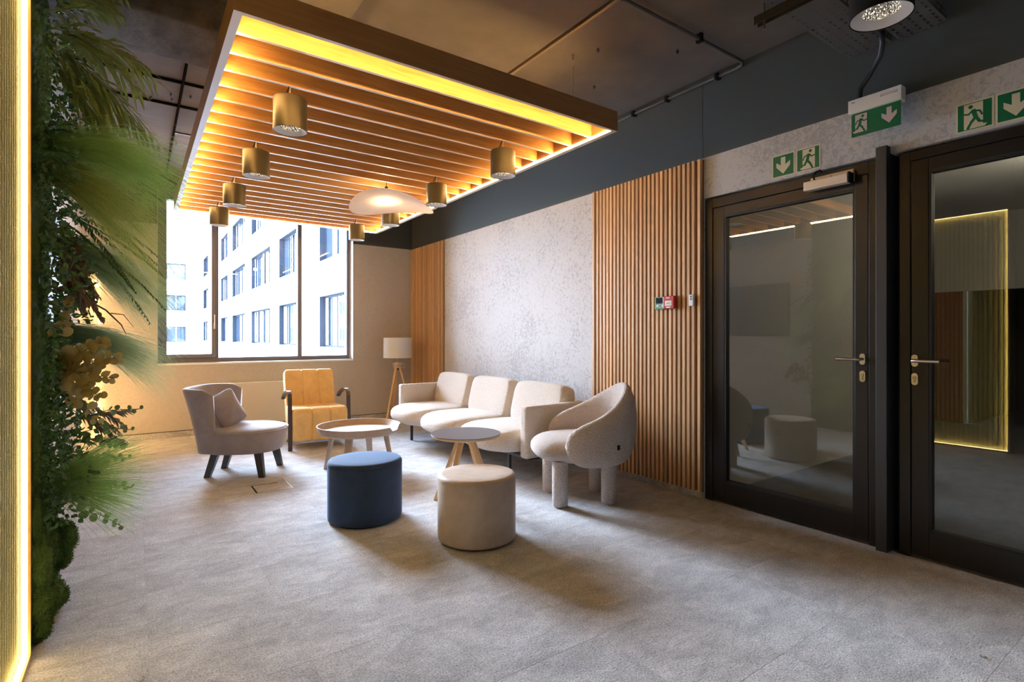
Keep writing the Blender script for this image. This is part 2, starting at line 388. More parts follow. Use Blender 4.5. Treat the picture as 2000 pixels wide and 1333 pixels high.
# ---- doors
def door(name, fy0, fy1, gy0, gy1, ly0, ly1, glassz, ztop, xf, strike, handle_y, dirn):
    d = tag(thing(name, None, None, (xf, (fy0+fy1)/2, 0)), kind='structure')
    def b(nm, y0, y1, z0, z1, x0=xf, x1=xf+.075, m_='frame'): return MB().bbox(x0, x1, y0, y1, z0, z1, .003).build(nm, M[m_], d)
    b('frame_stile', fy0, ly0-.004, 0, ztop); b('frame_stile', ly1+.004, fy1, 0, ztop); b('frame_rail', ly0-.004, ly1+.004, glassz[1]+.075, ztop)
    leaf = thing('leaf', None, None); leaf.parent = d; leaf.location = (0, 0, 0)
    lf = MB(); x0, x1 = xf+.004, xf+.07
    zt = glassz[1]+.071
    lf.bbox(x0, x1, ly0, gy0, .008, zt, .003).bbox(x0, x1, gy1, ly1, .008, zt, .003)
    lf.bbox(x0, x1, gy0, gy1, .008, glassz[0], .003).bbox(x0, x1, gy0, gy1, glassz[1], zt, .003)
    lf.build('leaf_frame', M['frame'], leaf)
    g = MB(); t_ = .012
    g.box(x0+.002, x0+.05, gy0, gy0+t_, glassz[0], glassz[1]).box(x0+.002, x0+.05, gy1-t_, gy1, glassz[0], glassz[1])
    g.box(x0+.002, x0+.05, gy0+t_, gy1-t_, glassz[0], glassz[0]+t_).box(x0+.002, x0+.05, gy0+t_, gy1-t_, glassz[1]-t_, glassz[1])
    g.build('gasket', M['gasket'], leaf)
    MB().box(x0+.022, x0+.028, gy0+t_, gy1-t_, glassz[0]+t_, glassz[1]-t_).build('pane', M['doorglass'], leaf)
    # handle set
    def plate(zc, h): 
        pts = [(handle_y+.0155*cos(a), zc+(h/2-.0155)*(1 if sin(a) >= 0 else -1)+.0155*sin(a)) for a in [2*pi*k/24+.001 for k in range(24)]]
        return MB().prism(pts, .009, Matrix(((0, 0, -1, x0), (1, 0, 0, 0), (0, 1, 0, 0), (0, 0, 0, 1))))
    plate(1.087, .066).build('rosette', M['steel'], leaf); plate(.985, .066).build('key_plate', M['steel'], leaf)
    MB().tube([(x0-.009, handle_y, .992), (x0-.014, handle_y, .992)], .0085, 16).box(x0-.0135, x0-.009, handle_y-.0035, handle_y+.0035, .965, .988).build('key_cylinder', mat('brass', (.5, .38, .2), .35, 1.0), leaf)
    hz = 1.087
    MB().tube([(x0-.008, handle_y, hz), (x0-.04, handle_y, hz), (x0-.052, handle_y+dirn*.006, hz), (x0-.056, handle_y+dirn*.018, hz), (x0-.056, handle_y+dirn*.125, hz)], .0095, 14).build('lever', M['steel'], leaf, smooth=True, angle=40)
    return d
door('door_1', 1.285, 2.44, 1.418, 2.284, 1.347, 2.375, (.155, 2.105), 2.25, XR+.012, 1, 1.374, 1)
door('door_2', .03, 1.193, .19, 1.056, .118, 1.135, (.155, 2.125), 2.25, XR+.02, 1, 1.118, -1)
struct('trim_4', MB().bbox(XR-.05, XR+.16, 1.228, 1.284, 0, 2.30, .003), M['blackmetal'])
struct('trim_5', MB().box(XR+.10, XR+.16, 1.19, 1.23, 0, 2.26), M['gasket'])

# rooms behind the doors
grey2 = mat('corridor_wall', (.42, .40, .38), .8)
struct('floor_corridor', MB().box(XR+.09, XR+10, -3.3, 4.6, -.12, -.002), mat('dark_carpet', (.05, .05, .052), .9))
struct('wall_corridor', MB().box(XR+.22, 7.6, 2.46, 2.6, 0, 2.9), grey2)
struct('wall_far_corridor', MB().box(9.5, 9.6, -3.2, 4.6, 1.86, 2.9).box(7.6, 9.6, 4.5, 4.6, 0, 2.9).box(7.5, 7.6, 2.6, 4.6, 0, 2.9).box(13.2, 13.3, -3.2, 2.5, 0, 2.9).box(XR+.22, 13.3, -3.3, -3.2, 0, 2.9), grey2)
struct('wall_red', MB().box(9.5, 9.6, 2.45, 4.5, .10, 1.86).box(9.52, 9.6, 2.45, 4.5, 0, .10), mat('dark_red_panel', (.12, .004, .008), .5))
struct('wall_olive', MB().box(9.62, 13.2, 2.36, 2.44, 0.0, 2.89), mat('olive_panel', (.09, .085, .04), .7))
struct('trim_6', MB().box(9.50, 9.61, 2.435, 2.45, 0, 1.86), grey2)
light('added_corridor_fill', 'POINT', (6.5, 0.6, 2.6), 34, (1, .85, .65), shadow_soft_size=.15)  # added light, unseen, to brighten the rooms behind the doors
struct('ceiling_corridor', MB().box(XR+.22, 13.3, -3.3, 4.6, 2.9, 3.0), M['white'])

# ------------------------------------------------------------------ slatted wall panels
def slat_panel(y0, y1, n, label):
    t = thing('slat_panel', label, 'wall panel', (XR, (y0+y1)/2, 0), group='slatted wall panels')
    MB().box(XR-.010, XR-.0005, y0, y1, .05, 2.556).build('backing_board', mat('backing_brown', (.10, .045, .02), .7), t)
    p = (y1-y0)/n; w = p*.60
    pr_ = None
    for k in range(n):
        y = y0+p*(k+.5)-w/2+(p-w)/2*(1 if k == n-1 else -1 if k == 0 else 0)*.9
        if pr_ is None:
            pr_ = MB().bbox(-.042, -.010, 0, w, .05, 2.556, .002, 1).build('slat', M['slat'], t, world=False); o = pr_
        else: o = pr_.copy(); COL.objects.link(o); o.parent = t
        o.location = (random.uniform(-.0008, .0008), y-(y0+y1)/2, 0)
    return t
slat_panel(2.445, 3.603, 27, 'wide vertical oak slat panel on the right wall beside the glass door')
slat_panel(6.578, 7.60, 24, 'narrow vertical oak slat panel in the back corner behind the tripod lamp')

# ------------------------------------------------------------------ canopy
CX0, CX1, CY0, CY1, CZ0, CZ1 = .3345, 2.6227, 2.4918, 6.8238, 2.59, 2.722
can = thing('slatted_canopy', 'large rectangular oak canopy of parallel louvres with warm light strips hung under the ceiling', 'ceiling canopy', ((CX0+CX1)/2, (CY0+CY1)/2, CZ0))
T = .036
def board(x0, x1, y0, y1, m_):
    o = MB().box(x0, x1, y0, y1, CZ0+.0015, CZ1).build('frame_board', M[m_], can)
    MB().box(x0, x1, y0, y1, CZ0, CZ0+.0015).build('pale_underside', M['edge'], o)
board(CX0, CX1, CY0, CY0+T*.6, 'canopy_x'); board(CX0, CX1, CY1-T*.6, CY1, 'canopy_x')
board(CX0, CX0+T, CY0+T*.6, CY1-T*.6, 'canopy_y'); board(CX1-T, CX1, CY0+T*.6, CY1-T*.6, 'canopy_y')
NL = 20; pitch = (CY1-CY0-T)/(NL+1)
lv = None
for k in range(NL):
    y = CY0+T/2+pitch*(k+1)
    if lv is None:
        lv = MB().box(CX0+T, CX1-T, -.011, .011, CZ0+.0215, CZ0+.125).build('louvre', M['canopy'], can, world=False)
        lv.location = (-can.location.x, y-can.location.y, -can.location.z)
        e_ = MB().box(CX0+T, CX1-T, -.011, .011, CZ0+.02, CZ0+.0215).build('pale_underside', M['edge'], lv, world=False)
    else:
        o = lv.copy(); COL.objects.link(o); o.parent = can; o.location = (-can.location.x, y-can.location.y, -can.location.z)
        e2 = e_.copy(); COL.objects.link(e2); e2.parent = o
G = .004
for a in ((CX0+T+G, CX1-T-G, CY1-T*.6-.0025, CY1-T*.6-.0005), (CX0+T+G, CX1-T-G, CY0+T*.6+.0003, CY0+T*.6+.0008), (CX0+T+.0003, CX0+T+.0008, CY0+.03, CY1-.03), (CX1-T-.0025, CX1-T-.0005, CY0+.03, CY1-.03)):
    MB().box(*a, CZ0+.003, CZ0+.017).build('led_strip', M['led'], can)
def hook(x, y):
    h = MB().tube([(x, y, ZC-.004), (x, y, ZC-.05)], .006, 8).tube([(x, y, ZC-.05), (x+.012, y, ZC-.06), (x+.012, y, ZC-.08), (x, y, ZC-.09), (x-.01, y, ZC-.08)], .0022, 6)
    h.tube([(x, y, ZC-.085), (x, y, CZ1+.15)], .0015, 5).tube([(x, y, CZ1+.16), (x-.008, y, CZ1)], .0012, 5).tube([(x, y, CZ1+.16), (x+.008, y, CZ1)], .0012, 5)
    h.build('suspension_wire', M['steel'], can)
for x, y in ((2.46, 2.75), (.55, 2.75), (2.46, 6.5), (.55, 6.5)): hook(x, y)

# ------------------------------------------------------------------ cylinder pendant lamps
m = M['reflector'] = mat('faceted_reflector', (.85, .83, .8), .12, 1.0); n = N(m)
vo = n.n('TexVoronoi'); vo.inputs['Scale'].default_value = 90; n.l(n.coord(), vo.inputs['Vector']); n.bump(vo.outputs['Distance'], 1.0, .01)
def cyl_lamp(name, loc, body_mat, top=CZ0+.025, r=.089, h=.178, cable=True):
    t = thing(name, 'x', 'pendant lamp', loc)
    prof = [(0.0, h), (r-.004, h), (r, h-.004), (r, .001), (r-.003, 0), (r-.006, .002)]
    MB().lathe([(0.001, h), (r-.004, h), (r, h-.004), (r, .001), (r-.002, 0), (r-.0035, .002), (r-.0035, h-.01), (.001, h-.01)], seg=48).build('housing', body_mat, t, smooth=True, angle=35, world=False)
    MB().lathe([(r-.0036, .003), (r*.62, .020), (r*.60, .022), (r*.62, .026), (r-.0036, .010)], seg=48, closed=True).build('white_ring', mat('lamp_white_ring', (.82, .80, .80), .5) if 'ring' not in M else M['ring'], t, smooth=True, angle=50, world=False)
    # faceted dome
    mb = MB(); ns, nr = 22, 6; vs = []; 
    for i in range(nr+1):
        a = pi/2*i/nr
        for k in range(ns): vs.append((r*.60*cos(a*.92)*cos(2*pi*k/ns), r*.60*cos(a*.92)*sin(2*pi*k/ns), .022+.055*sin(a*.92)))
    fs = [(i*ns+k, i*ns+(k+1) % ns, (i+1)*ns+(k+1) % ns, (i+1)*ns+k) for i in range(nr) for k in range(ns)]
    mb.add(vs, fs); mb.build('reflector', M['reflector'], t, world=False)
    MB().lathe([(.001, .070), (.014, .070), (.014, .074), (.001, .074)], seg=12).build('light_chip', M['down'], t, world=False)
    zt = top-loc[2]
    if cable:
        MB().tube([(.0, 0, h), (.0, 0, zt)], .0035, 8).build('suspension_rod', M['steel'], t, world=False)
        MB().tube([(-.02, .02, h), (-.018, .02, h+.03), (-.004, .008, h+.07), (-.002, .004, zt)], .0035, 8).build('power_cable', M['black'], t, world=False)
    return t
M['ring'] = mat('lamp_white_ring', (.82, .80, .80), .5)
lampA = cyl_lamp('cylinder_pendant', (.70, 3.15, 2.36), M['bronze'])
LY = (3.124, 4.147, 5.17, 6.193)
ordw = ('nearest', 'second nearest', 'third nearest', 'farthest')
first = True
for side, X in (('left', .70), ('right', 2.13)):
    for i, y in enumerate(LY):
        o = lampA if first else copy_tree(lampA); first = False
        o.location = (X, y, 2.36)
        o['label'] = 'bronze cylinder pendant lamp, %s of the %s row under the canopy' % (ordw[i], side)
        o['group'] = 'bronze cylinder pendants under the canopy'
lb = cyl_lamp('cylinder_pendant', (2.17, .79, 2.36), M['black'], top=ZC, r=.097, h=.19)
lb['label'] = 'large black cylinder pendant lamp near the perforated cable trays'
# added unseen pendants and spots behind the camera, fill light for the foreground
for k, y in enumerate((-.6, -2.0)):
    o = copy_tree(lb); o.location = (2.17, y, 2.36); o['label'] = 'added black fill pendant lamp, unseen behind the viewpoint, %s' % ('near one' if k == 0 else 'far one')
for x, y in ((2.17, -.6), (2.17, -2.0), (.4, -1.2)):
    l_ = light('added_fill_spot', 'SPOT', (x, y, 2.34), 30, (1.0, .78, .55), spot_size=R_(110), spot_blend=.8, shadow_soft_size=.08)

# ------------------------------------------------------------------ petal pendant
pt = thing('petal_pendant', 'pale pink curved paper disc pendant glowing under the canopy', 'pendant lamp', (1.89, 4.554, 2.445), rz=-TH)
m = M['petal'] = bpy.data.materials.new('petal_fabric'); m.use_nodes = True; t = m.node_tree; b = t.nodes['Principled BSDF']
b.inputs['Base Color'].default_value = (.80, .66, .60, 1); b.inputs['Roughness'].default_value = .8
n = N(m); nz = n.noise(n.coord(), 7, 6, .7); n.color(n.ramp(nz, [(.3, (.72, .58, .54)), (.7, (.88, .76, .70))]))
tl = t.nodes.new('ShaderNodeBsdfTranslucent'); tl.inputs[0].default_value = (.85, .72, .6, 1); mx = t.nodes.new('ShaderNodeMixShader'); mx.inputs[0].default_value = .45
t.links.new(b.outputs[0], mx.inputs[1]); t.links.new(tl.outputs[0], mx.inputs[2]); t.links.new(mx.outputs[0], t.nodes['Material Output'].inputs[0])
def petal():
    mb = MB(); nr, ns = 14, 64; vs = [(0, 0, 0)]; fs = []
    for i in range(1, nr+1):
        for k in range(ns):
            a = 2*pi*k/ns; r_ = .36*i/nr; x, y = r_*cos(a), r_*sin(a)
            vs.append((x, y, 0))
    for k in range(ns): fs.append((0, 1+k, 1+(k+1) % ns))
    for i in range(nr-1):
        for k in range(ns): fs.append((1+i*ns+k, 1+(i+1)*ns+k, 1+(i+1)*ns+(k+1) % ns, 1+i*ns+(k+1) % ns))
    A_ = 1.502; per = Vector((-sin(A_), cos(A_), 0)); out = []
    tilt = Matrix.Rotation(-.039, 3, 'X')
    for v in vs:
        v = Vector(v)*(.37/.36); u = v.dot(per); out.append(tilt @ Vector((v.x, v.y, -.664*u*u)))
    mb.add(out, fs)
    return mb
ps = petal().build('shade', M['petal'], pt, smooth=True, world=False)
_vs = [v.co.copy() for v in ps.data.vertices][-64:]
MB().tube(_vs+[_vs[0]], .0022, 6).build('rim', M['petal'], pt, smooth=True, world=False)
MB().superbox(-.05, 0, .052, .03, .03, .03, (2, 2, 2), 8).build('bulb', M['bulb'], pt, smooth=True, world=False)
MB().tube([(-.05, 0, .09), (-.05, 0, .27)], .003, 6).lathe([(.001, .08), (.015, .08), (.015, .13), (.001, .13)], (-.05, 0, 0), 14).build('cord', M['black'], pt, world=False)

# ------------------------------------------------------------------ ceiling services
def rail(name, label, pts, r, m_, cat='pipe', clips=None):
    t = tag(MB().tube(pts, r, 10).build(name, M[m_], smooth=True, angle=40), label, cat); return t
gm = M['greymetal'] = mat('grey_painted_metal', (.10, .095, .09), .6)
cdt = thing('conduit', 'thin grey conduit running across the ceiling and down to the wall corner', 'conduit', (3.47, 2.1, ZC-.03))
MB().tube([(2.25, 2.10, ZC-.035), (3.44, 2.10, ZC-.035), (3.475, 2.12, ZC-.04), (3.478, 2.16, ZC-.045), (3.478, 6.9, ZC-.045)], .013, 10).build('pipe', gm, cdt, smooth=True, angle=50)
for y in (2.3, 2.75, 3.1, 3.6, 4.2, 5.0, 5.8): MB().box(3.455, 3.5, y, y+.025, ZC-.065, ZC-.025).build('clip', M['black'], cdt)
MB().box(2.95, 2.975, 2.08, 2.12, ZC-.055, ZC).build('clip', M['black'], cdt)
# perforated angle rail beside lowered slab
def perf_strip(mb, o, du, dv, nu, pu, slot, wv, sv, th=None):
    """strip of nu cells, each a slot-shaped hole; o origin, du/dv unit vectors"""
    o = Vector(o); du = Vector(du); dv = Vector(dv)
    for k in range(nu):
        a0, a1, a2, a3 = k*pu, k*pu+(pu-slot)/2, k*pu+(pu+slot)/2, (k+1)*pu
        b0, b1, b2, b3 = 0, (wv-sv)/2, (wv+sv)/2, wv
        P = lambda a, b: o+du*a+dv*b
        vs = [P(a, b) for a in (a0, a1, a2, a3) for b in (b0, b1, b2, b3)]
        mb.add(vs, [(i*4+j, i*4+4+j, i*4+5+j, i*4+1+j) for i in range(3) for j in range(3) if not (i == 1 and j == 1)])
pr_ = thing('perforated_rail', 'yellowish perforated metal rail along the ceiling step above the canopy', 'ceiling rail', (2.25, 4, ZC-.02))
mb = MB().box(2.205, 2.225, 1.2, 7.0, ZC-.055, ZC-.0).box(2.232, 2.236, 1.2, 7.0, ZC-.03, ZC)
mb.build('channel', mat('galvanised_warm', (.22, .16, .09), .5, .6), pr_)
mb = MB(); perf_strip(mb, (2.236, 1.2, ZC-.012), (0, 1, 0), (1, 0, 0), 82, .07, .045, .035, .012); mb.build('slotted_flange', gm, pr_)
# two perforated cable trays
def tray(y0, y1, label):
    t = thing('cable_tray', label, 'cable tray', (3.0, (y0+y1)/2, 2.87), group='perforated cable trays')
    x0, L = 1.2, 2.27; n_ = 5; w = (y1-y0)/n_; mb = MB()
    for r in range(n_): perf_strip(mb, (x0+(.02 if r % 2 else 0), y0+r*w, 2.87), (1, 0, 0), (0, 1, 0), 45, .05, .026, w, .012)
    mb.build('slotted_base', gm, t)
    for y in (y0, y1):
        mb = MB(); perf_strip(mb, (x0, y, 2.87), (1, 0, 0), (0, 0, 1), 45, .05, .03, .05, .012); mb.build('side_flange', gm, t)
    return t
tray(1.205, 1.425, 'perforated grey cable tray under the ceiling, the one nearer the canopy')
tray(.955, 1.175, 'perforated grey cable tray under the ceiling, the one above the right door')
sb = thing('tray_bracket', 'dark channel bar carrying the cable trays on threaded rods', 'bracket', (2.62, 1.2, 2.84))
MB().box(2.60, 2.64, .80, 1.52, 2.845, 2.868).box(2.60, 2.604, .80, 1.52, 2.825, 2.846).box(2.636, 2.64, .80, 1.52, 2.825, 2.846).build('bar', mat('dark_strut', (.07, .055, .03), .5, .5), sb)
for y in (.88, 1.475): MB().tube([(2.62, y, 2.79), (2.62, y, ZC)], .005, 8).build('threaded_rod', M['steel'], sb)
tag(MB().tube([(3.30, 1.20, 2.88), (3.33, 1.205, 2.83), (3.37, 1.23, 2.78), (3.41, 1.30, 2.71), (3.41, 1.345, 2.65), (3.41, 1.35, 2.60), (3.41, 1.345, 2.57)], .014, 12).build('flexible_hose', M['blackmetal'], smooth=True), 'black flexible cable hose curving down from the tray to the exit sign', 'cable')
# ceiling grooves rails left of canopy
for nm, b_, lb_ in (('ceiling_rail', (-.46, .6, 4.765, 4.779), 'thin dark ceiling rail crossing left of the canopy, nearer the viewer'), ('ceiling_rail', (-.46, .6, 5.262, 5.276), 'thin dark ceiling rail crossing left of the canopy, nearer the window')):
    tag(MB().box(*b_, ZC-.02, ZC).build(nm, M['railblack']), lb_, 'ceiling rail', 'dark ceiling rails left of the canopy')
tag(MB().box(.286, .302, 3.95, 7.6, ZC-.025, ZC).build('ceiling_rail', M['railblack']), 'long dark ceiling rail running towards the window wall left of the canopy', 'ceiling rail', 'dark ceiling rails left of the canopy')
tag(MB().box(.305, .6, 5.98, 5.99, ZC-.012, ZC).build('ceiling_rail', M['blackmetal']), 'short thin ceiling rail between the canopy and the long rail', 'ceiling rail', 'dark ceiling rails left of the canopy')
for i, (x, y) in enumerate(((0.02, 4.72), (.0, 4.95), (.1, 5.2), (.23, 5.05), (.24, 5.15), (.36, 5.0), (.33, 6.3), (2.55, 2.6), (2.9, 3.0), (3.0, 2.3), (2.7, 3.3))):
    tag(MB().tube([(x, y, ZC), (x, y, ZC-.03)], .004, 6).lathe([(.001, -.02), (.011, -.02), (.011, -.012), (.001, -.012)], (x, y, ZC), 8).build('ceiling_anchor', M['blackmetal']), 'small dark anchor bolt in the bare ceiling %s of the canopy' % ('right' if x > 2 else 'left'), 'bolt', 'anchor bolts %s of the canopy' % ('right' if x > 2 else 'left'))
dct = tag(MB().superbox(.2, 3.58, 3.06, .75, .27, .17, (9, 3.2, 3.2), 16).build('wrapped_duct', M['wrap'], smooth=True), 'dark fabric wrapped duct crossing the ceiling left of the canopy', 'duct')
tag(MB().bbox(-.46, 1.0, 2.55, 3.15, 3.02, 3.165, .02).build('ceiling_beam', M['concrete']), 'dark boxed beam across the ceiling at the top left', 'beam')

# ------------------------------------------------------------------ signs
green = mat('sign_green', (.0, .125, .045), .4); cream = mat('sign_cream', (.66, .60, .44), .5); lilac = mat('sign_pale', (.62, .50, .52), .4)
def seg2(p, q, w):
    p = Vector(p); q = Vector(q); d = (q-p).normalized(); nn = Vector((-d.y, d.x))*w/2; e = d*w*.25
    return [tuple(p-e+nn), tuple(p-e-nn), tuple(q+e-nn), tuple(q+e+nn)]
def signmat(x, y_left, z_bot, s):    # unit coords -> wall; a to the right of the viewer (-Y), b up, c out of the wall (-X)
    return Matrix(((0, 0, -1, x), (-s, 0, 0, y_left), (0, s, 0, z_bot), (0, 0, 0, 1)))
ARROW = [(.40, .86), (.60, .86), (.60, .52), (.80, .66), (.80, .46), (.50, .14), (.20, .46), (.20, .66), (.40, .52)]
def man(flip=False):
    L = [((.50, .66), (.36, .62), .055), ((.36, .62), (.30, .48), .05), ((.56, .66), (.66, .57), .055), ((.66, .57), (.79, .61), .05),
         ((.53, .68), (.46, .40), .12), ((.48, .42), (.58, .30), .085), ((.58, .30), (.68, .10), .07), ((.45, .42), (.37, .27), .085), ((.37, .27), (.17, .22), .065)]
    polys = [seg2(*l) for l in L]; polys.append([(.60+.062*cos(a), .81+.062*sin(a)) for a in [2*pi*k/16 for k in range(16)]])
    if flip: polys = [[(1-a, b) for a, b in p][::-1] for p in polys]
    return polys
def sign_parts(t, M0, pic, light_m, flip=False):
    if pic == 'arrow': MB().prism(ARROW, .0008, M0 @ Matrix.Translation((0, 0, .0021))).build('arrow', light_m, t)
    else:
        dr = [(.28, .08), (.78, .08), (.78, .92), (.28, .92)]; low = [(.17, .16), (.28, .17), (.28, .08), (.24, .08)]
        if flip: dr = [(1-a, b) for a, b in dr][::-1]; low = [(1-a, b) for a, b in low][::-1]
        MB().prism(dr, .0006, M0 @ Matrix.Translation((0, 0, .0021))).prism(low, .0006, M0 @ Matrix.Translation((0, 0, .0021))).build('doorway_shape', light_m, t)
        mb = MB()
        for i, p in enumerate(man(flip)): mb.prism(p, .0006+.00002*i, M0 @ Matrix.Translation((0, 0, .0028)))
        mb.build('running_figure', green, t)
def wall_sign(y0, pic, label, flip=False, zb=2.279):
    t = thing('exit_sign', label, 'exit sign', (XR, y0-.075, zb)); m0 = signmat(XR, y0, zb, .152)
    MB().prism([(0, 0), (1, 0), (1, 1), (0, 1)], .0015, m0 @ Matrix.Translation((0, 0, .0002))).build('plate', cream, t)
    MB().prism([(.055, .055), (.945, .055), (.945, .945), (.055, .945)], .0005, m0 @ Matrix.Translation((0, 0, .0016))).build('green_field', green, t)
    sign_parts(t, m0, pic, cream, flip)
wall_sign(1.916, 'arrow', 'square green sign with down arrow, left of the pair above the first glass door')
wall_sign(1.757, 'man', 'square green running figure sign, right of the pair above the first glass door')
wall_sign(.932, 'man', 'square green running figure sign above the right glass door', True, 2.275)
wall_sign(.775, 'arrow', 'square green down arrow sign above the right door at the picture edge', False, 2.275)
# hanging exit light
eb = thing('exit_light', 'white emergency light box with hanging green running figure and arrow panel', 'exit light', (3.41, 1.265, 2.51))
MB().bbox(3.375, 3.44, 1.133, 1.397, 2.508, 2.585, .004).box(3.44, 3.5, 1.22, 1.30, 2.53, 2.57).build('housing', M['white'], eb)
MB().box(3.395, 3.399, 1.142, 1.386, 2.375, 2.508).build('panel', green, eb)
m0 = signmat(3.395, 1.386, 2.385, .122)
for nm, pic, off in (('running', 'man', -.12), ('arrow', 'arrow', 1.05)):
    mm = m0 @ Matrix.Translation((off, 0, -.0012)); sign_parts(eb, mm, pic, lilac)
mb = MB()
for k in range(9): mb.box(3.3745, 3.3749, 1.15+k*.0095, 1.155+k*.0095+random.uniform(-.002, .002), 2.553, 2.558).box(3.3745, 3.3749, 1.15+k*.0095, 1.1545+k*.0095, 2.562, 2.566)
mb.box(3.3745, 3.3749, 1.36, 1.378, 2.565, 2.569).build('fine_print', mat('print_ink', (.08, .08, .09), .6), eb)
# door closer on wooden block
dc = thing('door_closer', 'silver door closer box screwed over a raw pine block on the door frame', 'door closer', (3.46, 1.55, 2.13))
MB().bbox(3.49, 3.512, 1.415, 1.662, 2.15, 2.222, .002).build('wooden_block', M['rawwood'], dc)
MB().bbox(3.435, 3.490, 1.425, 1.68, 2.136, 2.192, .004).build('housing', mat('silver_housing', (.66, .60, .55), .35, .3), dc)
MB().bbox(3.433, 3.494, 1.414, 1.4245, 2.134, 2.196, .002).build('end_cap', M['black'], dc)
mb = MB()
for y in (1.435, 1.54, 1.64): mb.lathe([(.001, 0), (.004, 0), (.004, .002), (.001, .002)], seg=10, m=Matrix(((0, 0, -1, 3.49), (1, 0, 0, y), (0, 1, 0, 2.208), (0, 0, 0, 1))))
mb.build('screw', mat('screw', (.1, .07, .04), .4, .5), dc)
MB().tube([(3.47, 1.625, 2.19), (3.47, 1.635, 2.225), (3.475, 1.625, 2.25), (3.48, 1.60, 2.257), (3.485, 1.59, 2.243)], .0055, 8).build('cable', M['black'], dc, smooth=True)
# devices on the slats
XS = XR-.0428
rc = thing('fire_call_point', 'small red fire alarm call point box mounted on the oak slats', 'alarm box', (XS, 2.70, 1.44))
MB().bbox(XS-.045, XS, 2.65, 2.757, 1.44, 1.540, .006).build('box', mat('alarm_red', (.48, .022, .02), .35), rc)
MB().box(XS-.0465, XS-.045, 2.672, 2.735, 1.462, 1.503).build('pressel', mat('pressel_white', (.75, .68, .58), .4), rc)
MB().box(XS-.0465, XS-.045, 2.682, 2.722, 1.445, 1.456).box(XS-.0462, XS-.045, 2.685, 2.728, 1.521, 1.5235).box(XS-.0462, XS-.045, 2.690, 2.722, 1.526, 1.529).build('label_strip', M['white'], rc)
MB().box(XS-.047, XS-.0464, 2.700, 2.707, 1.480, 1.486).prism([(0, 0), (.008, .004), (0, .008)], .0006, Matrix(((0, 0, -1, XS-.0464), (-1, 0, 0, 2.694), (0, 1, 0, 1.479), (0, 0, 0, 1)))).prism([(0, .004), (.008, 0), (.008, .008)], .0006, Matrix(((0, 0, -1, XS-.0464), (-1, 0, 0, 2.722), (0, 1, 0, 1.479), (0, 0, 0, 1)))).build('symbols', M['black'], rc)
gc = thing('door_release_box', 'small green emergency release box beside the red alarm box', 'release box', (XS, 2.81, 1.44))
MB().bbox(XS-.018, XS, 2.760, 2.856, 1.438, 1.540, .003).build('box', mat('release_green', (.045, .20, .10), .4), gc)
MB().box(XS-.0192, XS-.018, 2.770, 2.846, 1.488, 1.531).build('black_window', M['black'], gc)
MB().box(XS-.0192, XS-.018, 2.772, 2.842, 1.457, 1.478).build('pale_strip', mat('strip_pale', (.6, .62, .55), .4), gc)
MB().box(XS-.0198, XS-.0192, 2.790, 2.820, 1.460, 1.475).build('green_symbol', green, gc)
wd = thing('wall_sensor', 'small white wall remote holder mounted on the slats next to the door', 'wall sensor', (XS, 2.51, 1.454))
MB().bbox(XS-.022, XS, 2.492, 2.532, 1.454, 1.540, .005).build('body', M['white'], wd)
MB().box(XS-.0235, XS-.022, 2.505, 2.517, 1.518, 1.530).tube([(XS-.022, 2.511, 1.505), (XS-.026, 2.511, 1.505)], .006, 12).build('button', mat('button_brown', (.15, .08, .04), .4), wd)

# TV on the left wall (seen mirrored in the door glass)
tvt = thing('wall_screen', 'dark grey flat panel on the left wall, seen only mirrored in the door glass', 'screen', (XL+.03, 4.6, 1.6))
MB().bbox(XL, XL+.04, 3.87, 5.2, 1.23, 1.985, .004).build('panel', mat('grey_screen', (.12, .12, .13), .5), tvt)

# ------------------------------------------------------------------ glowing ribbed panel at the left edge
rp = thing('ribbed_light_panel', 'tall yellow-green ribbed felt panel framed by a glowing light strip at the left edge', 'wall panel', (-.35, 2.1, 0))
m = M['felt'] = mat('ribbed_felt', (.42, .36, .14), .9); n = N(m); n.bump(n.noise(n.wcoord(), 200, 3, .7), .5, .003)
n.color(n.ramp(n.noise(n.wcoord(), 260, 2, .8), [(.3, (.20, .21, .06)), (.7, (.60, .56, .24))]))
YP0, YP1, ZP0, ZP1 = 1.548, 2.683, .022, 2.55
mb = MB().box(-.375, -.362, YP0, YP1, ZP0, ZP1)
mb.build('back_board', M['felt'], rp)
rb = MB(); nr = 28; p_ = (YP1-YP0)/nr
for k in range(nr):
    y = YP0+p_*k; pr2 = ((-.3618, 0), (-.3618, .10), (-.3560, .16), (-.3540, .35), (-.3540, .75), (-.3560, .94), (-.3618, 1.0))
    rb.add([(x, y+p_*q, z) for z in (ZP0, ZP1) for x, q in pr2], [(i_, i_+7, i_+8, i_+1) for i_ in range(6)])
tag(rb.build('ribs', M['felt'], rp), kind='stuff')
orf = mat('led_tinted_profile', (.65, .38, .12), .5)  # aluminium profile, the strip's orange reflection put into its colour
fm = MB(); XF = -.3236
for a in ((YP1, YP1+.012, 0, ZP1+.012), (YP0-.012, YP0, 0, ZP1+.012)): fm.box(-.375, XF, *a)
fm.box(-.375, XF, YP0, YP1, 0.0, ZP0).box(-.375, XF, YP0, YP1, ZP1, ZP1+.012)
fm.build('profile_frame', orf, rp)
xa, xb = -.3505, -.3325
MB().box(xa, xb, YP1-.0004, YP1, ZP0, ZP1).build('light_strip', M['led_left'], rp)
MB().box(xa, xb, YP0, YP0+.0004, ZP0, ZP1).build('light_strip', M['led_left'], rp)
MB().box(xa, xb, YP0+.002, YP1-.002, ZP0, ZP0+.0004).build('light_strip', M['led_left'], rp)
MB().box(xa, xb, YP0+.002, YP1-.002, ZP1-.0004, ZP1).build('light_strip', M['led_left'], rp)

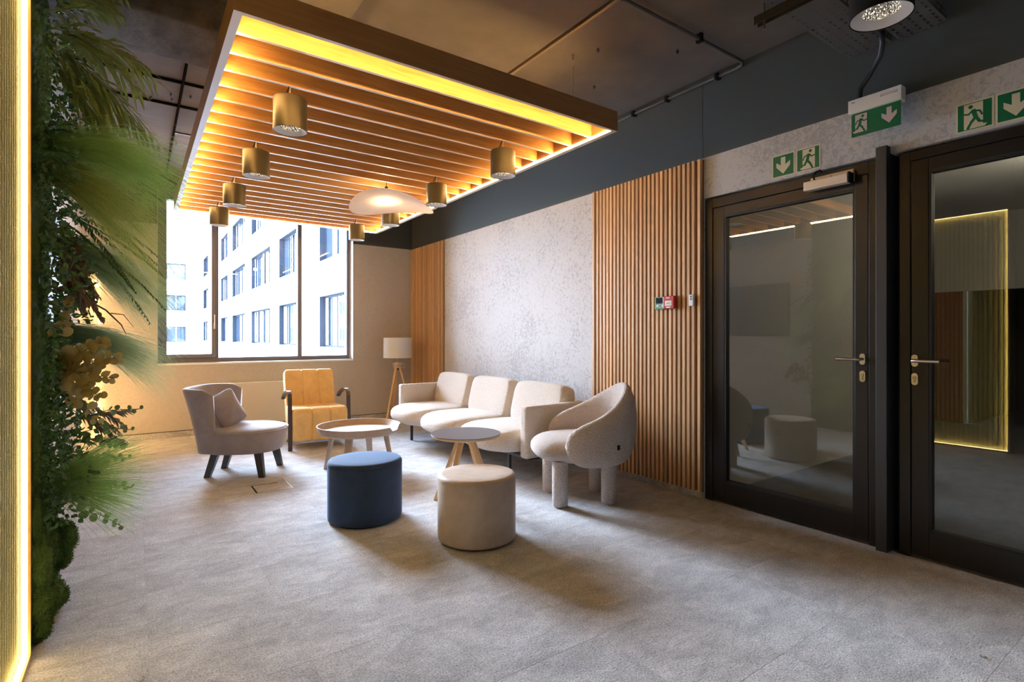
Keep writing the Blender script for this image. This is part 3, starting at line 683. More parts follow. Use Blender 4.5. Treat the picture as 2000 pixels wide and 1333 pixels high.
# ------------------------------------------------------------------ furniture
def stack(outline, levels, cap=True):
    """outline(k)->(x,y) unit loop points; levels [(z, sx, sy, ox)]"""
    ns = 56; vs = []; fs = []
    for (z, sx, sy, ox) in levels:
        for k in range(ns):
            x, y = outline(2*pi*k/ns); vs.append((x*sx+ox, y*sy, z))
    n = len(levels)
    for i in range(n-1):
        for k in range(ns): fs.append((i*ns+k, i*ns+(k+1) % ns, (i+1)*ns+(k+1) % ns, (i+1)*ns+k))
    if cap: fs.append(list(range(ns))[::-1]); fs.append([(n-1)*ns+k for k in range(ns)])
    return MB().add(vs, fs)
def superell(e):
    def f(a):
        c, s = cos(a), sin(a); k = (abs(c)**e+abs(s)**e)**(-1/e); return c*k, s*k
    return f
def leg_prism(top, bot, w, w2, d=None, d2=None):
    d = d or w; d2 = d2 or w2; vs = []
    for (p, a, b) in ((bot, w2, d2), (top, w, d)):
        for sx, sy in ((-1, -1), (1, -1), (1, 1), (-1, 1)): vs.append((p[0]+sx*a/2, p[1]+sy*b/2, p[2]))
    return MB().add(vs, [(3, 2, 1, 0), (4, 5, 6, 7)]+[(i, (i+1) % 4, 4+(i+1) % 4, 4+i) for i in range(4)])

# --- poufs
def pouf(name, label, cat, loc, r, h, mt, rim):
    t = thing(name, label, cat, loc)
    MB().lathe([(.001, .012), (r-.010, .012), (r-.003, .016), (r, .03), (r, h-.035), (r-.002, h-.028)], seg=72).build('side_cover', mt, t, smooth=True, angle=50, world=False)
    MB().lathe([(r-.0035, h-.030), (r+.0005, h-.028), (r-.001, h-.018), (r-.010, h-.006), (r-.03, h-.001), (r*.6, h+.001), (.001, h+.002)], seg=72).build('top_pad', rim, t, smooth=True, angle=60, world=False)
    MB().lathe([(r-.004, h-.031), (r+.0015, h-.0295), (r-.004, h-.028)], seg=72).build('seam', mt, t, smooth=True, world=False)
    MB().lathe([(.001, 0), (r-.03, 0), (r-.03, .013), (.001, .013)], seg=40).build('base', M['black'], t, world=False)
    return t
pouf('pouf', 'navy blue fabric drum pouf standing in the middle of the carpet', 'pouf', (1.262, 3.50, 0), .243, .405, M['blue'], M['blue'])
p2 = pouf('pouf', 'beige drum pouf standing nearest the viewer in front of the black topped table', 'pouf', (1.690, 2.762, 0), .236, .40, M['beige'], M['beige'])
MB().box(.2352, .2368, -.028, .028, .24, .31).build('care_label', mat('care_label', (.25, .24, .23), .6), p2, world=False)

# --- taupe chair with wrap-around back (local +x is forward)
gc_ = thing('accent_chair', 'taupe velvet low chair with flared wrap-around back and black legs', 'armchair', (.80, 5.32, 0), rz=math.atan2(-.47, .88))
f = superell(2.5)
def D(a):
    x, y = f(a); return x, y
lv = [(.205, .27, .25, .01), (.212, .31, .285, .01), (.235, .325, .30, .01), (.30, .335, .308, .012), (.375, .342, .314, .015), (.392, .342, .314, .015)]
stack(D, lv).build('seat_base', M['velvet_grey'], gc_, smooth=True, angle=60, world=False)
tp = [(.386, .338, .310, .015), (.398, .338, .31, .015), (.410, .325, .298, .015), (.424, .27, .25, .015), (.432, .16, .15, .01), (.434, .02, .02, .01)]
stack(D, tp).build('seat_top', M['velvet_grey'], gc_, smooth=True, angle=75, world=False)
MB().tube([(D(2*pi*k/56)[0]*.342+.015, D(2*pi*k/56)[1]*.314, .3935) for k in range(57)], .0055, 6).build('piping', M['velvet_grey'], gc_, smooth=True, world=False)
def wrap_back():
    nt, vs, fs = 33, [], []
    # section loop: outer from bottom to top, over the rim, inner down to seat
    prof = [(0, 0), (0, .12), (0, .25), (0, .4), (0, .55), (0, .7), (0, .85), (0, .95), (.12, .985), (.5, 1.0), (.88, .985), (1, .95), (1, .8), (1, .6), (1, .4), (1, .2), (1, 0)]
    npf = len(prof)
    for i in range(nt):
        u = -1+2*i/(nt-1); 
        ph = u*pi/2
        e = .72
        cx_, sy_ = abs(cos(ph))**e, (1 if u > 0 else -1)*abs(sin(ph))**e
        endf = max(0, (abs(u)-.86)/.14)
        for tk, h in prof:
            z0_ = .225; zt = .79-.012*cos(ph)-.014*abs(sin(ph))**6-.045*max(0, (abs(u)-.84)/.16)**2
            z = z0_+(zt-z0_)*h
            k = (z-.20)/.59
            A = .175+.155*k; B = .288+.062*k
            th = .062*(1-.25*k)
            AA, BB = A-th*tk, B-th*tk
            x0_ = -.155+.015*k+.012*sin(k*pi)
            squeeze = 1-.5*endf**2*(1 if abs(tk-.5) > .3 else 0)
            tkk = .5+(tk-.5)*squeeze; AA, BB = A-th*tkk, B-th*tkk
            vs.append((x0_-AA*cx_+ .012*(1-endf**2)*(abs(u) > .86), BB*sy_, z))
    for i in range(nt-1):
        for k in range(npf-1): fs.append((i*npf+k, i*npf+k+1, (i+1)*npf+k+1, (i+1)*npf+k))
        fs.append((i*npf+npf-1, i*npf, (i+1)*npf, (i+1)*npf+npf-1))
    fs.append(list(range(npf))[::-1]); fs.append([(nt-1)*npf+k for k in range(npf)])
    return MB().add(vs, fs)
bk = wrap_back().build('backrest', M['velvet_grey'], gc_, smooth=True, world=False)
for (fx, fy), (tx, ty) in (((-.245, -.165), (-.175, -.15)), ((-.235, .165), (-.165, .15)), ((.225, -.222), (.185, -.195)), ((.245, .216), (.20, .19))):
    leg_prism((tx, ty, .225), (fx, fy, 0), .062, .046).build('leg', M['blackwood'], gc_, world=False)
cu = tag(MB().superbox(0, 0, 0, 1*.155, .155, .070, (5.0, 5.0, 5.0), 18, fn=lambda p: Vector((p.x*(1+.10*abs(p.y)**2*abs(p.x)), p.y*(1+.10*abs(p.x)**2*abs(p.y)), p.z*(1-.82*max(abs(p.x), abs(p.y))**2.2)))).build('cushion', M['velvet_cushion'], smooth=True), 'small taupe velvet cushion leaning in the low taupe chair', 'cushion')
cu.matrix_world = Matrix.Translation((.80-.15*.88, 5.32+.15*.47-.04, .575)) @ Matrix.Rotation(math.atan2(-.47, .88)-R_(22), 4, 'Z') @ Matrix.Rotation(R_(68), 4, 'Y') @ Matrix.Rotation(R_(16), 4, 'Z')

# --- mustard armchair (faces -Y)
yc = thing('armchair', 'mustard yellow channelled velvet armchair with dark curved wooden arms', 'armchair', (1.665, 6.2, 0), rz=R_(-4))
def channel(w, prof, n_=121, seams=(-1/3, 1/3), rnd=.035):
    """profile closed loop in (y,z); swept over x with seam dips and rounded ends"""
    cyy = sum(p[0] for p in prof)/len(prof); czz = sum(p[1] for p in prof)/len(prof); vs = []; m_ = len(prof)
    for i in range(n_):
        u = -1+2*i/(n_-1)
        u = math.copysign(1-(1-abs(u))**1.35, u)
        x = u*w/2; d = (w/2-abs(x))
        ins = 0 if d > rnd else rnd-math.sqrt(max(0, rnd**2-(rnd-d)**2))
        for s_ in seams: ins += .016*math.exp(-((u-s_)/.022)**2)
        for (y, z) in prof:
            v = Vector((y-cyy, z-czz)); L = v.length; k = max(.0, (L-ins)/L); vs.append((x, cyy+v.x*k, czz+v.y*k))
    fs = []
    for i in range(n_-1):
        for k in range(m_): fs.append((i*m_+k, i*m_+(k+1) % m_, (i+1)*m_+(k+1) % m_, (i+1)*m_+k))
    fs.append(list(range(m_))[::-1]); fs.append([(n_-1)*m_+k for k in range(m_)])
    return MB().add(vs, fs)
def round_poly(pts, r, seg=5):
    out = []; n_ = len(pts)
    for i in range(n_):
        p0, p, p1 = Vector(pts[i-1]), Vector(pts[i]), Vector(pts[(i+1) % n_]); rr = r[i] if isinstance(r, (list, tuple)) else r
        a = p+(p0-p).normalized()*rr; b = p+(p1-p).normalized()*rr
        for k in range(seg+1):
            t_ = k/seg; out.append(tuple(a*(1-t_)**2+p*2*t_*(1-t_)+b*t_**2))
    res = []
    for i in range(len(out)):
        a = Vector(out[i]); b = Vector(out[(i+1) % len(out)]); k = max(1, int((b-a).length/.06))
        for j in range(k): res.append(tuple(a.lerp(b, j/k)))
    return res
seatp = round_poly([(-.29, .095), (.16, .095), (.26, .43), (-.30, .455)], [.03, .03, .03, .10])
channel(.57, seatp).build('seat', M['mustard'], yc, smooth=True, world=False)
backp = round_poly([(.10, .12), (.30, .10), (.555, .80), (.40, .845), (.225, .42)], [.03, .05, .06, .07, .03])
channel(.545, backp).build('backrest', M['mustard'], yc, smooth=True, world=False)
for sx in (-1, 1):
    x = sx*.308
    path = [(x, -.235, 0), (x, -.225, .20), (x, -.215, .40), (x, -.205, .56), (x, -.190, .598), (x, -.155, .618), (x, -.09, .622), (x, .0, .612), (x, .10, .588), (x, .20, .55), (x, .265, .512)]
    MB().sweep(path, .042, .022).build('arm', M['darkwood'], yc, world=False)
    MB().sweep([(sx*.24, .16, .12), (sx*.24, .20, .07), (sx*.24, .27, .03), (sx*.24, .36, .0)], .04, .022).build('leg', M['darkwood'], yc, world=False)
    MB().box(min(x, sx*.27), max(x, sx*.27), -.225, -.20, .22, .26).build('bracket', M['darkwood'], yc, world=False)

# --- tray coffee table
tt = thing('coffee_table', 'round ash wood tray table with raised notched rim on splayed legs', 'coffee table', (1.674, 4.80, 0), rz=0)
def tray_top():
    ns = 96; vs = []; fs = []; rows = 7
    na = R_(-47)            # notch towards the viewer and right
    for k in range(ns):
        a = 2*pi*k/ns; da = abs((a-na+pi) % (2*pi)-pi)
        half = R_(17); f_ = 1 if da > half else (.22 if da < R_(9) else .22+.78*(da-R_(9))/(half-R_(9)))
        hz = .052*f_
        r0 = .350; r1 = .350+.014*f_
        ring = [(.30, .0), (r0-.012, 0.0), (r0-.008, .004), (r1-.002, hz), (r1+.006, hz), (r0+.004, -.006), (r0-.012, -.020), (.30, -.020)]
        for r_, z in ring: vs.append((r_*cos(a), r_*sin(a), .362+z))
    m_ = 8
    for k in range(ns):
        l = (k+1) % ns
        for j in range(m_-1): fs.append((k*m_+j, l*m_+j, l*m_+j+1, k*m_+j+1)[::-1])
    fs.append([k*m_ for k in range(ns)]); fs.append([k*m_+m_-1 for k in range(ns)][::-1])
    return MB().add(vs, fs)
tray_top().build('tray_top', M['ash'], tt, smooth=True, angle=30, world=False)
for k in range(4):
    a = R_(45+90*k+6)
    c_, s_ = cos(a), sin(a)
    mm = Matrix.Rotation(a, 4, 'Z')
    MB().add([mm @ Vector(v) for v in leg_prism((.245, 0, .345), (.315, 0, 0), .03, .024, .062, .04).v], [(3, 2, 1, 0), (4, 5, 6, 7)]+[(i, (i+1) % 4, 4+(i+1) % 4, 4+i) for i in range(4)]).build('leg', M['ash'], tt, world=False)

# --- black top side table
st = thing('side_table', 'small round side table with dark top and slender pale oak legs', 'side table', (1.948, 3.335, 0))
MB().lathe([(.001, .500), (.236, .500), (.246, .506)], seg=72).lathe([(.246, .506), (.250, .5205)], seg=72).build('top_edge', M['ply'], st, smooth=True, angle=30, world=False)
MB().lathe([(.001, .5195), (.2505, .5195), (.2515, .5215), (.2505, .5235), (.001, .5235)], seg=72).build('top', M['greytop'], st, smooth=True, angle=30, world=False)
for k in range(4):
    a = R_(117+90*k); mm = Matrix.Rotation(a, 4, 'Z'); b_ = leg_prism((.045, 0, .50), (.265, 0, 0), .032, .026, .032, .026)
    MB().add([mm @ Vector(v) for v in b_.v], b_.f).build('leg', M['oak'], st, world=False)
MB().box(-.09, .09, -.016, .016, .488, .50).box(-.016, .016, -.09, .09, .488, .50).build('cross_bar', M['oak'], st, world=False)
MB().bbox(-.10, .10, -.10, .10, .4965, .5005, .001, 1).build('mounting_plate', M['blackmetal'], st, world=False)

# --- sofa along the right wall (faces -X)
sf = thing('sofa', 'three seat cream boucle sofa with thin dark metal base along the right wall', 'sofa', (2.95, 4.80, 0))
S = sf.location
for i, yc_ in enumerate((5.575, 4.785, 3.985)):
    def shp(p):
        y = p.y; x = p.x
        return Vector((x*(1-.10*abs(y)**2.4*(1 if x < 0 else 0)), y, p.z*(1-.06*(x < -.6))))
    MB().superbox(2.80, yc_, .335, .435, .405, .112, (3.2, 3.6, 2.7), 20, fn=shp).build('seat_cushion', M['boucle'], sf, smooth=True)
for i, yc_ in enumerate((5.60, 4.775, 3.955)):
    m_ = Matrix.Translation((3.135, yc_, .575)) @ Matrix.Rotation(R_(14), 4, 'Y')
    MB().superbox(0, 0, 0, .095, .402, .215, (2.7, 5.5, 4.2), 20, m=m_).build('back_cushion', M['boucle'], sf, smooth=True)
for y0 in (3.475, 5.975):
    MB().bbox(2.60, 3.28, y0, y0+.095, .215, .645, .026, 4).build('armrest', M['boucle'], sf, smooth=True, angle=60)
MB().bbox(3.19, 3.31, 3.52, 6.02, .22, .60, .03, 4).build('back_panel', M['boucle'], sf, smooth=True, angle=60)
MB().box(2.64, 2.665, 3.50, 6.04, .20, .226).box(3.24, 3.265, 3.50, 6.04, .20, .226).box(2.665, 3.24, 3.50, 3.525, .20, .226).box(2.665, 3.24, 6.015, 6.04, .20, .226).box(2.665, 3.24, 4.76, 4.785, .20, .226).build('base_frame', M['blackmetal'], sf)
for x, y in ((2.652, 3.79), (2.652, 5.80), (3.252, 3.79), (3.252, 5.80)): MB().box(x-.0125, x+.0125, y-.0125, y+.0125, 0, .20).build('leg', M['blackmetal'], sf)
MB().box(2.655, 2.672, 3.4738, 3.4755, .30, .325).build('care_tag', M['black'], sf)

# --- round boucle chair (local +x forward)
rc2 = thing('tub_chair', 'greige boucle rounded tub chair on four thick upholstered legs beside the slat panel', 'armchair', (2.755, 2.99, 0), rz=R_(152))
MB().superbox(.035, 0, .395, .345, .30, .105, (2.4, 2.6, 2.3), 20).build('seat', M['boucle_grey'], rc2, smooth=True, world=False)
def tub():
    nt, nk = 61, 28; vs = []; fs = []
    PM = R_(124)
    for i in range(nt):
        u = -1+2*i/(nt-1); ph = u*PM
        e = abs(u)
        back = (1+cos(ph))/2                       # 1 at the back
        zt = .545+.325*max(0, cos(ph*.92))**1.1*1.0 if abs(ph) < pi/2/.92 else .545
        zt = .60+.280*(.5+.5*cos(min(pi, abs(ph)*1.42)))**1.1
        zb = .315-.01*e
        # round off the ends like a leaf
        w = math.sqrt(max(0, 1-max(0, (e-.72)/.28)**2.6))
        mid = (zb+zt)/2-.01
        hz = (zt-zb)/2*max(w, .02)
        th = .052*max(w**.6, .05)
        lean = .015*back
        RX, RY = .325, .315
        for k in range(nk):
            a = 2*pi*k/nk; ex = 2.6
            c, s = cos(a), sin(a); kk = (abs(c)**ex+abs(s)**ex)**(-1/ex)
            off, z = c*kk*th, mid+s*kk*hz
            q = (z-.30)/.55
            bul = .055*sin(max(0, min(1, (z-.20)/.75))*pi)-.03
            rr = off+bul
            vs.append((-(RX+rr+lean*q)*cos(ph)-.005, (RY+rr)*sin(ph), z))
    for i in range(nt-1):
        for k in range(nk): fs.append((i*nk+k, i*nk+(k+1) % nk, (i+1)*nk+(k+1) % nk, (i+1)*nk+k))
    fs.append(list(range(nk))[::-1]); fs.append([(nt-1)*nk+k for k in range(nk)])
    return MB().add(vs, fs)
tub().build('backrest', M['boucle_grey'], rc2, smooth=True, world=False)
for x, y in ((.205, -.19), (.205, .19), (-.165, -.165), (-.165, .165)):
    MB().lathe([(.001, .006), (.048, .006), (.056, .014), (.057, .33), (.001, .33)], (x, y, 0), 28).lathe([(.001, 0), (.045, 0), (.045, .007), (.001, .007)], (x, y, 0), 20).build('leg', M['boucle_grey'], rc2, smooth=True, angle=50, world=False)
MB().box(-.012, .012, -.001, .001, -.017, .017).build('care_tag', M['black'], rc2, world=False).matrix_basis = Matrix.Translation((-.17, .369, .45)) @ Matrix.Rotation(R_(22), 4, 'Z')

# --- tripod lamp
tl_ = thing('tripod_lamp', 'white drum shade floor lamp on pale wooden tripod in the back corner', 'floor lamp', (3.077, 7.20, 0))
m_ = M['shade']; nn = N(m_); tr_ = m_.node_tree.nodes.new('ShaderNodeBsdfTranslucent'); tr_.inputs[0].default_value = (.85, .83, .78, 1); mx_ = m_.node_tree.nodes.new('ShaderNodeMixShader'); mx_.inputs[0].default_value = .4
nn.l(nn.b.outputs[0], mx_.inputs[1]); nn.l(tr_.outputs[0], mx_.inputs[2]); nn.l(mx_.outputs[0], m_.node_tree.nodes['Material Output'].inputs[0])
MB().lathe([(.197, .918), (.200, .916), (.203, .918), (.203, 1.204), (.200, 1.206), (.197, 1.204)], seg=64, closed=True).build('shade', M['shade'], tl_, smooth=True, angle=40, world=False)
MB().lathe([(.001, .775), (.055, .775), (.058, .785), (.055, .80), (.001, .80)], seg=32).tube([(0, 0, .80), (0, 0, .935)], .014, 12).build('hub', M['oak'], tl_, smooth=True, angle=40, world=False)
MB().tube([(0, 0, .93), (0, 0, 1.0)], .019, 14).tube([(-.2, 0, 1.19), (.2, 0, 1.19)], .0025, 6).tube([(0, -.2, 1.19), (0, .2, 1.19)], .0025, 6).tube([(0, 0, 1.0), (0, 0, 1.19)], .003, 6).build('socket', M['white'], tl_, world=False)
for a in (205, 85, -35):
    mm = Matrix.Rotation(R_(a), 4, 'Z'); b_ = leg_prism((.03, 0, .785), (.235, 0, 0), .026, .022, .034, .026)
    MB().add([mm @ Vector(v) for v in b_.v], b_.f).build('leg', M['oak'], tl_, world=False)
MB().lathe([(.001, .74), (.012, .74), (.012, .775), (.001, .775)], seg=12).build('bolt', M['black'], tl_, world=False)
pts = []
for k in range(150):
    a = k*.42; pts.append(((.042+.014*sin(k*.7))*cos(a)*1.15, (.042+.014*sin(k*.9))*sin(a), .812+.012*sin(k*.23)+.00018*k))
MB().tube(pts, .0038, 6).tube([(.05, 0, .82), (.085, -.02, .84), (.095, -.03, .80), (.08, -.03, .765), (.05, -.02, .77)], .0038, 6).tube([(-.05, -.02, .82), (-.085, -.03, .85), (-.09, -.03, .82), (-.07, -.03, .79), (-.065, -.02, .76)], .0038, 6).build('wound_cord', mat('cream_cord', (.78, .74, .66), .6), tl_, smooth=True, world=False)

# --- heater under the window
ht = thing('heater_cabinet', 'low pale convector cabinet against the wall under the window', 'heater', (1.45, 7.58, 0))
MB().bbox(.96, 1.95, 7.53, YB-.004, .095, .622, .004).box(.98, 1.0, 7.56, 7.6, 0, .1).box(1.91, 1.93, 7.56, 7.6, 0, .1).build('body', mat('heater_cream', (.58, .52, .47), .5), ht)
MB().bbox(.955, 1.955, 7.525, YB-.002, .622, .634, .002).build('top_grille', M['white'], ht)

# --- floor box
fb = thing('floor_box', 'rectangular floor socket box with metal edge set into the carpet', 'floor box', (.90, 4.645, 0))
MB().box(.765, 1.035, 4.52, 4.524, .0, .003).box(.765, 1.035, 4.766, 4.77, 0, .003).box(1.031, 1.035, 4.524, 4.766, 0, .003).build('trim_frame', M['steel'], fb)
MB().box(.765, .775, 4.524, 4.766, .0, .0025).box(.775, .96, 4.757, 4.766, 0, .0025).build('cable_slot', M['black'], fb)
MB().box(.777, 1.030, 4.525, 4.756, .0, .002).build('lid', M['carpet'], fb)
# dead leaves on the carpet
dl = mat('dead_leaf', (.05, .07, .025), .7)
for x, y, a in ((.01, 2.30, 30), (2.62, .62, 10)):
    tag(MB().add([(x, y, .002), (x+.012*cos(R_(a)), y+.012*sin(R_(a)), .008), (x+.026*cos(R_(a)), y+.026*sin(R_(a)), .003), (x+.013*cos(R_(a))-.004, y+.013*sin(R_(a))+.006, .002)], [(0, 3, 1), (3, 2, 1)]).build('fallen_leaf', dl), 'tiny fallen green leaf on the carpet near the %s' % ('planted wall' if x < 1 else 'right door'), 'leaf')

# ------------------------------------------------------------------ planted moss wall
def leafmat(name, c0, c1, rough=.5, tr=.25):
    m = mat(name, c0, rough); n = N(m); oi = n.n('ObjectInfo'); v = n.coord(); a = n.noise(v, 12, 3)
    n.color(n.mix(c0, c1, a)); t = m.node_tree
    tl = t.nodes.new('ShaderNodeBsdfTranslucent'); tl.inputs[0].default_value = (*c1, 1); mx = t.nodes.new('ShaderNodeMixShader'); mx.inputs[0].default_value = tr
    t.links.new(n.b.outputs[0], mx.inputs[1]); t.links.new(tl.outputs[0], mx.inputs[2]); t.links.new(mx.outputs[0], t.nodes['Material Output'].inputs[0]); return m
def grassmat(name, c0, c1):
    m = mat(name, c0, .6); n = N(m); at = n.n('Attribute'); at.attribute_name = 'tip'
    n.color(n.ramp(at.outputs['Fac'], [(.0, c0), (1.0, c1)])); t = m.node_tree
    tl = t.nodes.new('ShaderNodeBsdfTranslucent'); tl.inputs[0].default_value = (*c1, 1); mx = t.nodes.new('ShaderNodeMixShader'); mx.inputs[0].default_value = .3
    t.links.new(n.b.outputs[0], mx.inputs[1]); t.links.new(tl.outputs[0], mx.inputs[2]); t.links.new(mx.outputs[0], t.nodes['Material Output'].inputs[0]); return m
M['moss'] = leafmat('moss_green', (.035, .085, .008), (.13, .24, .03), .95, .0)
n = N(M['moss']); n.bump(n.noise(n.wcoord(), 160, 4, .8), 1.0, .012)
M['leafdark'] = leafmat('dark_leaf', (.015, .05, .012), (.05, .13, .03))
M['palm'] = leafmat('palm_leaf', (.05, .09, .02), (.20, .24, .06))
M['dry'] = leafmat('dried_leaf', (.085, .052, .032), (.17, .11, .065))
M['euc'] = leafmat('eucalyptus_leaf', (.20, .16, .05), (.36, .28, .10), .6)
M['eucg'] = leafmat('eucalyptus_green', (.05, .085, .03), (.14, .20, .08), .6)
M['stem'] = mat('stem_brown', (.06, .035, .02), .7)
M['grassA'] = grassmat('grass_green', (.035, .11, .012), (.34, .54, .16)); M['grassB'] = grassmat('grass_olive', (.08, .13, .015), (.42, .50, .15)); M['grassC'] = grassmat('grass_bluegreen', (.03, .09, .04), (.50, .66, .40))
rng = random.Random(11)
lw = thing('moss_wall', 'preserved moss wall panel with bulging moss balls beside the glowing ribbed panel', 'green wall', (-.40, 3.10, 0))
def moss_sheet():
    ny, nz = 60, 190; y0, y1 = 2.70, 3.52; vs = []; fs = []
    from mathutils import noise as mn
    for i in range(ny+1):
        for k in range(nz+1):
            y = y0+(y1-y0)*i/ny; z = .02+(3.10)*k/nz
            d = .035*mn.noise(Vector((y*4, z*4, 1)))+.018*mn.noise(Vector((y*14, z*14, 3)))+.010*mn.noise(Vector((y*45, z*45, 5)))+.006*rng.random()
            if z < .5: d += .02
            vs.append((-.355+d, y, z))
    for i in range(ny):
        for k in range(nz): fs.append((i*(nz+1)+k, (i+1)*(nz+1)+k, (i+1)*(nz+1)+k+1, i*(nz+1)+k+1))
    return MB().add(vs, fs)
MB().box(-.46, -.40, 2.705, 3.51, .0, 3.14).build('backing_board', M['black'], lw)
tag(moss_sheet().build('moss_sheet', M['moss'], lw), kind='stuff')
from mathutils import noise as mn
def blob(name, c, r, fuzz=2600):
    bm = bmesh.new(); bmesh.ops.create_icosphere(bm, subdivisions=5, radius=1)
    for v in bm.verts:
        p = v.co.copy(); k = 1+.14*mn.noise(p*2+Vector(c)*9)+.07*mn.noise(p*7)+.05*mn.noise(p*18)
        v.co = Vector((c[0]+p.x*r[0]*k, c[1]+p.y*r[1]*k, c[2]+p.z*r[2]*k))
    pts = [(v.co.copy(), (v.co-Vector(c)).normalized()) for v in bm.verts]
    mb = MB().bm(bm)
    for _ in range(fuzz):
        p, nn_ = rng.choice(pts); d = (nn_+Vector((rng.gauss(0, .5), rng.gauss(0, .5), rng.gauss(0, .5)))).normalized()*.009; s_ = d.orthogonal().normalized()*.0018
        p = p+Vector((rng.gauss(0, .004), rng.gauss(0, .004), rng.gauss(0, .004)))
        mb.add([p-s_, p+s_, p+d], [(0, 1, 2)])
    return mb.build(name, M['moss'], lw, smooth=True)
for c, r in (((-.325, 2.80, .33), (.055, .08, .11)), ((-.285, 3.20, .29), (.06, .06, .085)), ((-.305, 3.33, .165), (.05, .06, .055)), ((-.325, 2.79, .19), (.05, .06, .08)), ((-.305, 2.96, .13), (.055, .075, .085)),
             ((-.325, 2.84, .06), (.045, .07, .06)), ((-.32, 3.05, .30), (.045, .06, .08)), ((-.335, 2.78, .50), (.035, .06, .09)), ((-.33, 2.95, .45), (.035, .05, .09)), ((-.335, 2.80, .75), (.025, .05, .11)), ((-.335, 3.3, .45), (.04, .08, .09)), ((-.30, 3.12, .06), (.05, .07, .05))):
    blob('moss_ball', c, r)
# hanging ivy strings
mb = MB()
for y, z0_, z1_ in ((2.84, 1.15, .35), (2.93, 1.05, .45), (3.02, 1.2, .5), (2.78, 2.3, 1.7), (2.88, 1.9, 1.3)):
    z = z0_; x = -.30; 
    while z > z1_:
        for q in range(5):
            p = Vector((x+rng.gauss(0, .008), y+rng.gauss(0, .008), z+rng.gauss(0, .006))); a = Vector((rng.gauss(0, 1), rng.gauss(0, 1), rng.gauss(0, 1))).normalized()*.006; b = a.orthogonal().normalized()*.005
            mb.add([p-a, p+b, p+a, p-b], [(0, 1, 2, 3)])
        z -= .006; y += rng.gauss(0, .0015); x += rng.gauss(0, .001)
tag(mb.build('hanging_moss_strings', M['leafdark'], lw), kind='stuff')

def grass(label, root, dirs, nb, L, droop, w, m_, seedn=1, spread=.35, rootr=.03):
    g = random.Random(seedn); vs = []; fs = []; tip = []
    for b in range(nb):
        d = Vector(dirs[0])*(1-g.random())+Vector(dirs[1])*g.random() if False else Vector(dirs[0]).lerp(Vector(dirs[1]), g.random())
        d = (d.normalized()+Vector((g.gauss(0, spread*.5), g.gauss(0, spread), g.gauss(0, spread*.45)))).normalized()
        if d.x < .1: d.x = abs(d.x)+.12
        l = L*(.55+.5*g.random()); p = Vector(root)+Vector((g.gauss(0, .012), g.gauss(0, rootr), g.gauss(0, rootr)))
        n_ = 9; side = d.cross(Vector((cam.location-p).normalized())).normalized()
        dr = droop*(.6+.8*g.random()); n0 = len(vs)
        for i in range(n_):
            t_ = i/(n_-1); q = p+d*(l*t_)+Vector((0, 0, -dr*l*t_*t_))+Vector((0, g.gauss(0, .003), g.gauss(0, .003)))*t_
            ww = w*(1-.75*t_)
            vs += [q-side*ww/2, q+side*ww/2]; tip += [t_**1.3]*2
        fs += [(n0+2*i, n0+2*i+1, n0+2*i+3, n0+2*i+2) for i in range(n_-1)]
    o = MB().add(vs, fs).build('grass_tuft', m_)
    at = o.data.attributes.new('tip', 'FLOAT', 'POINT'); at.data.foreach_set('value', tip)
    return tag(o, label, 'grass', 'feathery grass tufts on the moss wall')
grass('large bright green feathery grass tuft, topmost on the moss wall', (-.32, 2.93, 2.03), ((1, .1, .55), (1, .3, .0)), 720, .62, .45, .0021, M['grassA'], 1, .16, .02)
grass('olive feathery grass tuft hanging just under the topmost tuft', (-.32, 2.98, 1.93), ((1, .1, .25), (.9, .3, -.55)), 680, .58, .55, .0021, M['grassB'], 2, .17, .02)
grass('blue green feathery grass tuft reaching across the window edge', (-.32, 3.30, 1.66), ((1, .3, .15), (.9, .5, -.35)), 720, .60, .55, .0022, M['grassC'], 3, .16, .02)
grass('pale tipped grass tuft below the window sill height', (-.30, 3.46, 1.24), ((1, .3, .18), (.9, .5, -.25)), 720, .52, .45, .0022, M['grassC'], 4, .16, .02)
grass('dark green spreading grass tuft, lowest on the moss wall', (-.31, 3.02, .585), ((1, .3, .75), (.8, .4, -.75)), 760, .42, .12, .0022, M['grassA'], 5, .22, .02)

def frond(mb, p0, d, L, n_, ll, lw_, droop=.4, up=Vector((0, 0, 1)), fold=.5, g=rng):
    """pinnate frond: stem plus paired narrow leaflets"""
    lst_ = mb; mb = MB(); lst_.append(mb)
    d = Vector(d).normalized(); p0 = Vector(p0); side0 = d.cross(up).normalized(); pts = []
    for i in range(n_+1):
        t_ = i/n_; pts.append(p0+d*(L*t_)+Vector((0, 0, -droop*L*t_*t_)))
    mb.tube(pts[::2] if len(pts) > 8 else pts, .0022, 4)
    for i in range(1, n_+1):
        t_ = i/n_; tan = (pts[i]-pts[i-1]).normalized(); side = tan.cross(up).normalized(); l = ll*(sin(pi*(.12+.80*t_))**.6)
        for s_ in (-1, 1):
            dd = (side*s_*.8+tan*.75+Vector((g.gauss(0, .1), g.gauss(0, .1), -fold*.4+g.gauss(0, .1)))).normalized(); a = pts[i]; b = a+dd*l*.5+Vector((0, 0, .0)); c = a+dd*l+Vector((0, 0, -l*fold*.5)); wd = dd.cross(up).normalized()*lw_/2+Vector((0, 0, lw_*.3))
            mb.add([a, b+wd, c, b-wd], [(0, 1, 2, 3)])
def plant(name, label, mbs, m_, group=None):
    t = thing(name, label, 'plant', tuple(mbs[0].v[0]), group=group)
    for q in mbs: q.build('frond', m_, t)
    return t
mb = []
for a in range(8):
    an = rng.uniform(-.2, 1.1); frond(mb, (-.31, 3.0+rng.gauss(0, .04), 2.48+rng.gauss(0, .04)), (.9, rng.uniform(-.15, .35), rng.uniform(-.3, .55)), rng.uniform(.30, .44), 10, .18, .014, .5)
